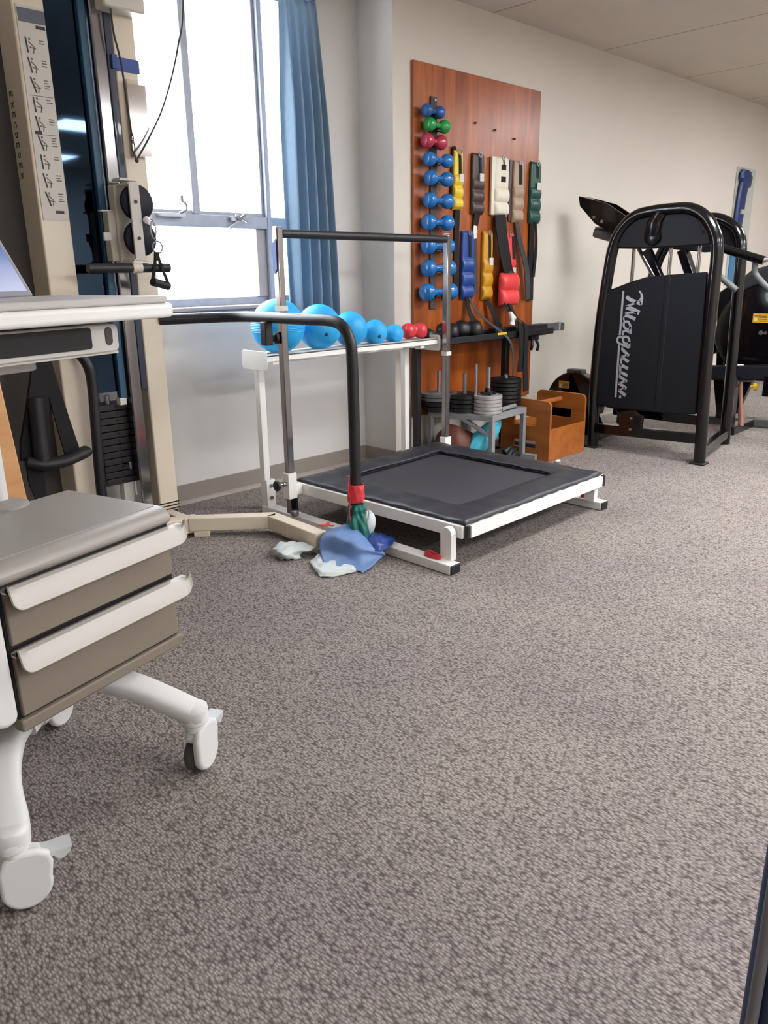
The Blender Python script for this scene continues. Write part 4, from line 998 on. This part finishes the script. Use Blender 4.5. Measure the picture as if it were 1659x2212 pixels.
MB().beam((5.60,2.18,.03),(6.10,2.20,.03), .08, .06).build('floor_beam', 'blackg', m2, bevel=.006)

# framed panel on the wall with blue gear
wp = thing('wall_panel', 'narrow pale glass panel fixed to the beige wall beyond the black machines', 'wall panel', (8.1, YB, 1.0))
MB().bb(7.87, 8.30, YB-.012, YB-.002, .98, 2.035).build('sheet', 'clearp', wp, bevel=.002)
MB().bb(7.90, 8.06, YB-.022, YB-.012, .98, 1.34).build('blue_card', 'bluetx', wp)
bs = thing('hanging_strap', 'deep blue strap bundle hanging in front of the pale wall panel', 'strap', (7.97, 3.235, 1.3))
MB().sweep(cr([(8.03,3.235,2.0),(8.02,3.235,1.94),(7.98,3.235,1.80),(7.96,3.235,1.6),(7.95,3.235,1.48),(7.93,3.235,1.38),(7.91,3.235,1.30)],6), [(.10,.03)]*4+[(.13,.04)]*5+[(.085,.03)]*10+[(.08,.03)]*6+[(.11,.04)]*8+[(.07,.03)]*4, 16, up=(0,1,0)).build('strap', 'bluelat', bs)
MB().bb(7.92, 7.98, 3.195, 3.21, 1.62, 1.66).build('label', 'clearp', bs)

# ------------------------------------------------------------------ latex bands around the rail foot
def sheet(name, mt, label, pts_fn, nu, nv, th=.0025, group='loose latex bands'):
    o = MB().surf(pts_fn, nu, nv).build(name, mt, solid=th, ang=80)
    return tag(o, label, 'exercise band', group)

def patch(G):
    R = len(G); C_ = len(G[0])
    rows = [cr(r, 6) for r in G]
    cols = [cr([rows[i][j] for i in range(R)], 6) for j in range(len(rows[0]))]
    nu, nv = len(cols), len(cols[0])
    def f(u, v):
        p = cols[min(nu-1, int(round(u*(nu-1))))][min(nv-1, int(round(v*(nv-1))))]
        return Vec((p.x, p.y, max(.002, p.z+.004*math.sin(21*u+9*v)*math.sin(PI*u)+.003*math.sin(17*v-8*u))))
    return f, nu, nv
for nm, mt, lb, G in (
 ('latex_sheet','bandb','wide pale blue latex sheet heaped over the cream floor leg',[[(2.069, 2.423, 0.1), (2.087, 2.366, 0.125), (2.132, 2.328, 0.11), (2.112, 2.229, 0.06)], [(1.995, 2.405, 0.085), (2.007, 2.311, 0.1), (2.034, 2.215, 0.09), (2.133, 2.168, 0.035)], [(1.961, 2.376, 0.035), (1.986, 2.297, 0.04), (2.019, 2.209, 0.045), (2.131, 2.172, 0.02)], [(1.917, 2.299, 0.02), (1.951, 2.247, 0.022), (2.003, 2.184, 0.02), (2.024, 2.139, 0.012)], [(1.9, 2.263, 0.006), (1.92, 2.204, 0.01), (1.972, 2.165, 0.01), (1.964, 2.121, 0.004)]]),
 ('latex_sheet','bandw','silver grey latex strip rolled under the front of the blue sheet',[[(1.985, 2.409, 0.012), (1.949, 2.319, 0.02), (1.986, 2.202, 0.012)], [(1.908, 2.378, 0.004), (1.864, 2.249, 0.022), (1.959, 2.156, 0.018)], [(1.868, 2.289, 0.004), (1.834, 2.209, 0.006), (1.961, 2.153, 0.006)]]),
 ('latex_sheet','bandw','crumpled silver grey latex strip lying left of the blue sheet',[[(1.936, 2.612, 0.03), (1.962, 2.534, 0.04), (2.024, 2.454, 0.02)], [(1.838, 2.534, 0.045), (1.88, 2.477, 0.05), (1.959, 2.432, 0.03)], [(1.856, 2.573, 0.012), (1.832, 2.457, 0.035), (1.926, 2.46, 0.015)], [(1.845, 2.493, 0.004), (1.876, 2.46, 0.004), (1.906, 2.436, 0.004)]]),
 ('latex_sheet','bandn','dark navy latex bunched on the trampoline foot bar',[[(2.193, 2.347, 0.07), (2.21, 2.288, 0.075), (2.243, 2.228, 0.06)], [(2.11, 2.254, 0.075), (2.135, 2.202, 0.085), (2.234, 2.205, 0.055)], [(2.082, 2.22, 0.05), (2.094, 2.17, 0.055), (2.158, 2.171, 0.05)]])):
    f, nu, nv = patch(G); sheet(nm, mt, lb, f, nu, nv)
BX, BY = 2.135, 2.335
def ruff(c0, prof, k, amp, ph=0):
    def f(u, v):
        a = 2*PI*u; i = v*(len(prof)-1); j = int(min(i, len(prof)-2)); t = i-j
        z = prof[j][0]*(1-t)+prof[j+1][0]*t; r = prof[j][1]*(1-t)+prof[j+1][1]*t
        ox = prof[j][2]*(1-t)+prof[j+1][2]*t; oy = prof[j][3]*(1-t)+prof[j+1][3]*t
        r *= 1+amp*math.sin(k*a+6*v+ph)+amp*.5*math.sin((k+4)*a-9*v)
        return Vec((c0[0]+ox+r*math.cos(a), c0[1]+oy+r*math.sin(a), z))
    return f
gb = MB().surf(ruff((BX,BY), [(.215,.030,0,0),(.195,.036,0,0),(.178,.030,0,0),(.150,.038,0,-.005),(.10,.047,.005,-.012),(.05,.045,.012,-.022),(.012,.042,.018,-.028)], 5, .16), 48, 26, wrap=True)
tag(gb.build('latex_band', 'bandg', solid=.0025, ang=80), 'green latex band knotted around the foot of the black rail', 'exercise band', 'loose latex bands')
rb_ = MB().surf(ruff((BX,BY), [(.300,.028,.004,-.004),(.285,.031,.004,-.004),(.26,.034,0,0),(.235,.033,0,0),(.222,.028,-.004,.004)], 4, .07), 40, 12, wrap=True)
rb_.ribbon(cr([(BX-.030,BY+.004,.25),(BX-.036,BY+.008,.29),(BX-.030,BY+.008,.335)],5), [.018]*4+[.024]*7, (.7,-.7,0), .003)
rb_.ribbon(cr([(BX-.032,BY-.002,.24),(BX-.040,BY+.002,.19),(BX-.034,BY-.002,.14)],5), [.024]*4+[.018]*7, (.7,-.7,0), .003)
tag(rb_.build('latex_band', 'bandr', solid=.002, ang=80), 'red latex band tied around the black rail above the green one', 'exercise band', 'loose latex bands')
wk = MB().surf(lambda u, v: Vec((2.172,2.300,.128))+Vec((.03*math.cos(2*PI*u)*math.sin(PI*v)*(1+.25*math.sin(5*v+9*PI*u)), .024*math.sin(2*PI*u)*math.sin(PI*v), .05*math.cos(PI*v)*(1+.15*math.sin(12*PI*u)))), 24, 14, wrap=True)
wk.sweep([(2.150,2.318,.14),(2.165,2.304,.135)], .008, 8)
tag(wk.build('latex_band', 'bandw', ang=80), 'white crumpled latex knot hanging right of the green band', 'exercise band', 'loose latex bands')
rr = MB().surf(lambda u, v: Vec((2.06+.05*u, 2.475+.03*v-.02*u, .093+.008*math.sin(5*u)*math.sin(4*v)+.006)), 8, 8)
tag(rr.build('latex_scrap', 'bandr', solid=.003, ang=80), 'small red latex scrap on the cream leg behind the blue sheet', 'exercise band', 'loose latex bands')
def strapring(x, y, z, label, sc=1.):
    q = MB().sweep([Vec((x+.013*math.cos(2*PI*j/16)*sc+.003*math.sin(4*PI*j/16), y+.048*sc*math.sin(2*PI*j/16), z+.010+.004*math.sin(6*PI*j/16))) for j in range(16)], (.004,.010), 8, closed=True)
    q.bb(x-.010, x+.006, y+.005*sc, y+.048*sc, z+.0, z+.010)
    return tag(q.build('latch_strap', 'redv', bevel=.001), label, 'strap')
strapring(2.218, 1.975, .0425, 'red strap loop lying on the near foot bar of the trampoline', .85)
strapring(3.388, 1.99, .0425, 'red strap on the far foot bar of the trampoline', .45)

# ------------------------------------------------------------------ computer cart
U_, V_ = Vec((.962,.273,0)).normalized(), Vec((-.273,.962,0)).normalized()
RC = math.atan2(.273, .962); RM3 = Mat.Rotation(RC, 3, 'Z')
def K(u, v, z): return U_*u+V_*v+Vec((0,0,z))
def kbox(mm, u0, u1, v0, v1, z0, z1): return mm.box(K((u0+u1)/2,(v0+v1)/2,(z0+z1)/2), (u1-u0, v1-v0, z1-z0), RM3)
ct = thing('computer_cart', 'white wheeled computer cart with two grey drawers in the left foreground', 'cart', K(.95,1.45,0), RC)
# base arms
def arm_(pts, name='base_arm'):
    p = cr([K(*q) for q in pts], 8); k = len(p); dd = (p[-1]-p[-2]); dd.z = 0; dd.normalize()
    p = p+[p[-1]+dd*q for q in (.014,.024,.031)]
    return MB().sweep(p, [(.039-.005*i/(k-1), .024-.001*i/(k-1)) for i in range(k)]+[(.032,.0228),(.025,.0215),(.012,.018)], 24, ex=.62).lathe(K(*pts[-1])-Vec((0,0,.024)), (0,0,1), [(0,.030),(.003,.033),(.018,.033),(.022,.030)], 24).build(name, 'cartw', ct, bevel=.004)
ends = dict(A=(1.190,1.200), B=(.707,1.208), C=(1.150,1.672), D=(.707,1.68))
arm_([(.90,1.43,.215),(.99,1.455,.235),(1.085,1.43,.243),(1.13,1.34,.225),(1.165,1.26,.190),(1.190,1.200,.160)])
arm_([(.95,1.46,.220),(.87,1.42,.220),(.80,1.35,.215),(.755,1.29,.197),(.722,1.23,.170),(.707,1.208,.160)])
arm_([(.95,1.46,.205),(1.03,1.48,.215),(1.09,1.53,.215),(1.12,1.60,.18),(1.15,1.672,.135)])
arm_([(.95,1.46,.205),(.87,1.48,.215),(.81,1.53,.215),(.75,1.61,.18),(.707,1.68,.135)])
kbox(MB(), .88, 1.04, 1.42, 1.56, .195, .262).build('base_hub', 'cartw', ct, bevel=.015, bseg=4)
def caster(u, v, zt, axis, pedal=True):
    P = K(u, v, 0); ax = Vec((axis[0], axis[1], 0)).normalized(); fw = Vec((-ax.y, ax.x, 0))
    r = .046
    cst = MB().lathe(P+Vec((0,0,zt-.014)), (0,0,1), [(0,.022),(.004,.026),(.018,.026),(.022,.024)], 20).build('caster', 'cartw', ct)
    wc = P+fw*.012+Vec((0,0,r+.001))
    for s_ in (-1,):
        MB().lathe(wc+ax*(.012*s_-.012), ax, [(0,.034),(.003,r-.004),(.008,r),(.022,r),(.027,r-.004),(.03,.034)], 28).build('wheel', 'wheel', cst)
    hd = []
    for k in range(29):
        a = math.radians(172+ (368-172)*k/28); hd.append((.046*math.cos(a), .052+.046*math.sin(a)))
    hd += [(.051,.090),(.047,.112),(.028,.126),(-.006,.131),(-.032,.124),(-.046,.10)]
    MB().prism([P+fw*(.012+a)+Vec((0,0,b))+ax*.006 for a, b in hd], ax*.020).build('hood', 'cartw', cst, bevel=.008, bseg=4)
    MB().prism([P+fw*(.012+a)+Vec((0,0,b))-ax*.018 for a, b in [(-.044,.092),(-.036,.112),(-.015,.124),(.010,.126),(.032,.118),(.044,.095)]], ax*.036).build('hood_bridge', 'cartw', cst, bevel=.010, bseg=4)
    if pedal:
        pd = MB().prism([P+fw*(.012+a)+Vec((0,0,b))-ax*.016 for a, b in [(.020,.119),(.046,.112),(.066,.113),(.088,.112),(.082,.098),(.070,.088),(.060,.090),(.052,.10),(.040,.102)]], ax*.038)
        pd.build('brake_pedal', 'pedal', cst, bevel=.003, bseg=3)
    return cst
caster(1.190, 1.200, .128, (.48,-.88)); caster(.707, 1.208, .130, (-.25,-.97)); caster(1.15, 1.672, .115, (.48,-.88), False); caster(.707, 1.68, .115, (.3,-.95), False)
# drawer cabinet
kbox(MB(), .828, 1.272, 1.318, 1.655, .282, .605).build('cabinet_body', 'cartg', ct, bevel=.008)
kbox(MB(), .826, 1.276, 1.300, 1.33, .280, .306).build('plinth', 'cartg', ct, bevel=.004)
tpm = MB(); prof = [(1.312,.590),(1.302,.600),(1.306,.614),(1.318,.624),(1.336,.628),(1.655,.628),(1.66,.62),(1.66,.590)]
tpm.prism([K(.826, a, b) for a, b in prof], U_*.456); tpm.build('cabinet_top', 'cartt', ct, bevel=.007, bseg=3)
kbox(MB(), .84, 1.268, 1.345, 1.645, .627, .6295).build('top_inlay', 'cartt', ct)
for z0, z1 in ((.466,.584),(.312,.452)):
    kbox(MB(), .829, 1.271, 1.312, 1.325, z0-.012, z1+.006).build('drawer_gap', 'dark', ct)
    dr = kbox(MB(), .834, 1.267, 1.303, 1.335, z0, z1).build('drawer', 'cartg', ct, bevel=.003)
    hp = [(1.304,z1+.002),(1.288,z1+.000),(1.278,z1-.012),(1.270,z1-.040),(1.276,z1-.041),(1.284,z1-.016),(1.292,z1-.006),(1.304,z1-.006)]
    hm = MB()
    ee = [0,.06,.16,.3,.5,.75,1]; us = [.828+.026*q for q in ee]+[1.297-.026*q for q in ee[::-1]]; n_ = len(us)-1; rows = []
    for i in range(n_+1):
        u = us[i]; t = (u-.828)/(1.297-.828)
        e = min(t, 1-t)*(1.297-.828); cut = 1-math.sqrt(max(0, 1-(1-min(1, e/.026))**2))
        rows.append([K(u, a, b+(cut*.030*(1 if b < z1-.011 else 0))) for a, b in hp])
    m_ = len(hp); vs = [p for r_ in rows for p in r_]
    fs = [(i*m_+k, i*m_+(k+1)%m_, (i+1)*m_+(k+1)%m_, (i+1)*m_+k) for i in range(n_) for k in range(m_)]+[tuple(range(m_))[::-1], tuple(n_*m_+k for k in range(m_))]
    hm.add(vs, fs); hm.build('handle', 'carth', dr, bevel=.0015)
# column and shroud
MB().cyl(K(1.118,1.70,.62), K(1.118,1.70,1.00), .020, 20).build('column', 'cartw', ct)
MB().lathe(K(1.105,1.665,.628), (0,0,1), [(0,.055),(.006,.055),(.010,.045)], 28).build('column_collar', 'cartt', ct)
pr2 = MB(); pr2.prism([K(.60+a, 1.292, b) for a, b in [(0,.60),(.216,.60),(.218,.33),(.214,.315),(.19,.312),(.12,.34),(0,.345)]], V_*.08)
pr2.build('front_shroud', 'cartw', ct, bevel=.010, bseg=3)
# worktop
wt = [K(.95+.0+a, 1.47+b, 1.062) for a, b in rrect(.72, .46, .05, 6)]
MB().prism(wt, (0,0,.030)).build('worktop', 'whitem', ct, bevel=.009, bseg=4)
# keyboard tray under it
pt = [K(.865+a, 1.285, 1.028+b) for a, b in rrect(.60, .056, .012, 4)]
kt = MB().prism(pt, V_*.26).build('keyboard_tray', 'lapb', ct, bevel=.003)
MB().prism([K(.83+a, 1.2835, 1.031+b) for a, b in rrect(.53, .042, .006, 3)], V_*.004).build('tray_recess', 'dark', kt)
MB().prism([K(1.139+a, 1.2835, 1.032+b) for a, b in rrect(.018, .036, .009, 5)], V_*.004).build('grip_slot', 'inkd', kt)
kbox(MB(), .60, 1.165, 1.29, 1.54, .996, 1.001).build('tray_lip', 'carth', kt)
kbox(MB(), .60, 1.02, 1.36, 1.60, .972, .997).box(K(1.08,1.70,1.03),(.12,.10,.06),RM3).build('tray_mount', 'lapb', ct, bevel=.006)
kbox(MB(), .60, .965, 1.40, 1.56, .948, .973).build('tray_mount', 'lapb', ct, bevel=.006)
# laptop on the worktop
la = thing('laptop', 'grey laptop with glowing blue display standing on the white worktop', 'laptop', K(.945,1.425,1.092), RC)
MB().prism([K(.945+a, 1.425+b, 1.0925) for a, b in rrect(.69, .36, .03, 5)], (0,0,.0145)).build('base', 'lapb', la, bevel=.004)
hx = K(1.205, 1.585, 1.109)
nh = Vec((.5,-.866,0)); th_ = math.radians(29)
upv = Vec((0,0,1))*math.cos(th_)-nh*math.sin(th_); sd = Vec((.866,.5,0))
nf = sd.cross(upv)
if nf.dot(nh) < 0: nf = -nf
lid = MB().prism([hx-sd*.34, hx, hx+upv*.22, hx+upv*.22-sd*.34], -nf*.008).build('screen', 'lapg', la, bevel=.003)
MB().prism([hx-sd*.326+upv*.012+nf*.0005, hx-sd*.014+upv*.012+nf*.0005, hx-sd*.014+upv*.206+nf*.0005, hx-sd*.326+upv*.206+nf*.0005], nf*.0008).build('display', 'screen', lid)

# navy bench edge at lower right
ng = math.radians(-44.5); RN = Mat.Rotation(ng, 3, 'Z'); nr = RN @ Vec((1,0,0)); nfw = RN @ Vec((0,1,0))
E0 = Vec((.615,.150,0))
nv_ = thing('padded_bench', 'navy padded bench end with grey piping at the lower right corner', 'bench', E0+nr*.25)
MB().prism([E0+nr*a+Vec((0,0,b))+nfw*.0 for a, b in [(.006,.0),(.5,.0),(.5,.88),(.03,.88),(.012,.87),(.006,.85)]], nfw*.05).build('padded_side', 'navy', nv_, bevel=.012, bseg=4)
MB().sweep([E0+nfw*.012+Vec((0,0,.002)), E0+nfw*.012+Vec((0,0,.40)), E0+nfw*.012+Vec((0,0,.84))], .0055, 12).build('piping', 'trimg', nv_)

# ------------------------------------------------------------------ light, camera, world
wd = bpy.data.worlds.new('daylight'); S.world = wd; wd.use_nodes = True
N = wd.node_tree.nodes; L = wd.node_tree.links
bg = N['Background']; sk = N.new('ShaderNodeTexCoord'); sp = N.new('ShaderNodeSeparateXYZ'); L.new(sk.outputs['Generated'], sp.inputs[0])
rp = N.new('ShaderNodeValToRGB'); e = rp.color_ramp.elements
e[0].position = .35; e[0].color = (.62,.66,.72,1); e[1].position = .65; e[1].color = (.86,.93,1.0,1)
ma = N.new('ShaderNodeMath'); ma.operation = 'MULTIPLY_ADD'; ma.inputs[1].default_value = .5; ma.inputs[2].default_value = .5
L.new(sp.outputs[2], ma.inputs[0]); L.new(ma.outputs[0], rp.inputs[0]); L.new(rp.outputs[0], bg.inputs[0])
bg.inputs[1].default_value = 13.0
po = bpy.data.lights.new('window_portal', 'AREA'); po.shape = 'RECTANGLE'; po.size = OX1-OX0; po.size_y = OZ1-OZ0
po.cycles.is_portal = True
pob = bpy.data.objects.new('window_portal', po); COL.objects.link(pob); pob.location = ((OX0+OX1)/2, 3.7, (OZ0+OZ1)/2); pob.rotation_euler = (math.radians(-90), 0, 0)

cam = bpy.data.cameras.new('camera'); co = bpy.data.objects.new('camera', cam); COL.objects.link(co)
cam.sensor_fit = 'VERTICAL'; cam.sensor_height = 24; cam.lens = 1688.14/2212*24
cam.clip_start = .02; cam.clip_end = 100
f_pi, f_ro, f_ya = .29875, -.0143, .77761
dv = Vec((math.sin(f_ya)*math.cos(f_pi), math.cos(f_ya)*math.cos(f_pi), -math.sin(f_pi)))
rv = Vec((math.cos(f_ya), -math.sin(f_ya), 0)); uv_ = rv.cross(dv)
c_, s_ = math.cos(f_ro), math.sin(f_ro)
r2 = rv*c_+uv_*s_; u2 = -rv*s_+uv_*c_
co.matrix_world = Mat(((r2.x,u2.x,-dv.x,0),(r2.y,u2.y,-dv.y,0),(r2.z,u2.z,-dv.z,1.15),(0,0,0,1)))
S.camera = co
S.view_settings.view_transform = 'Standard'; S.view_settings.look = 'None'
S.view_settings.gamma = 1; S.view_settings.exposure = 1.05; S.view_settings.use_curve_mapping = False
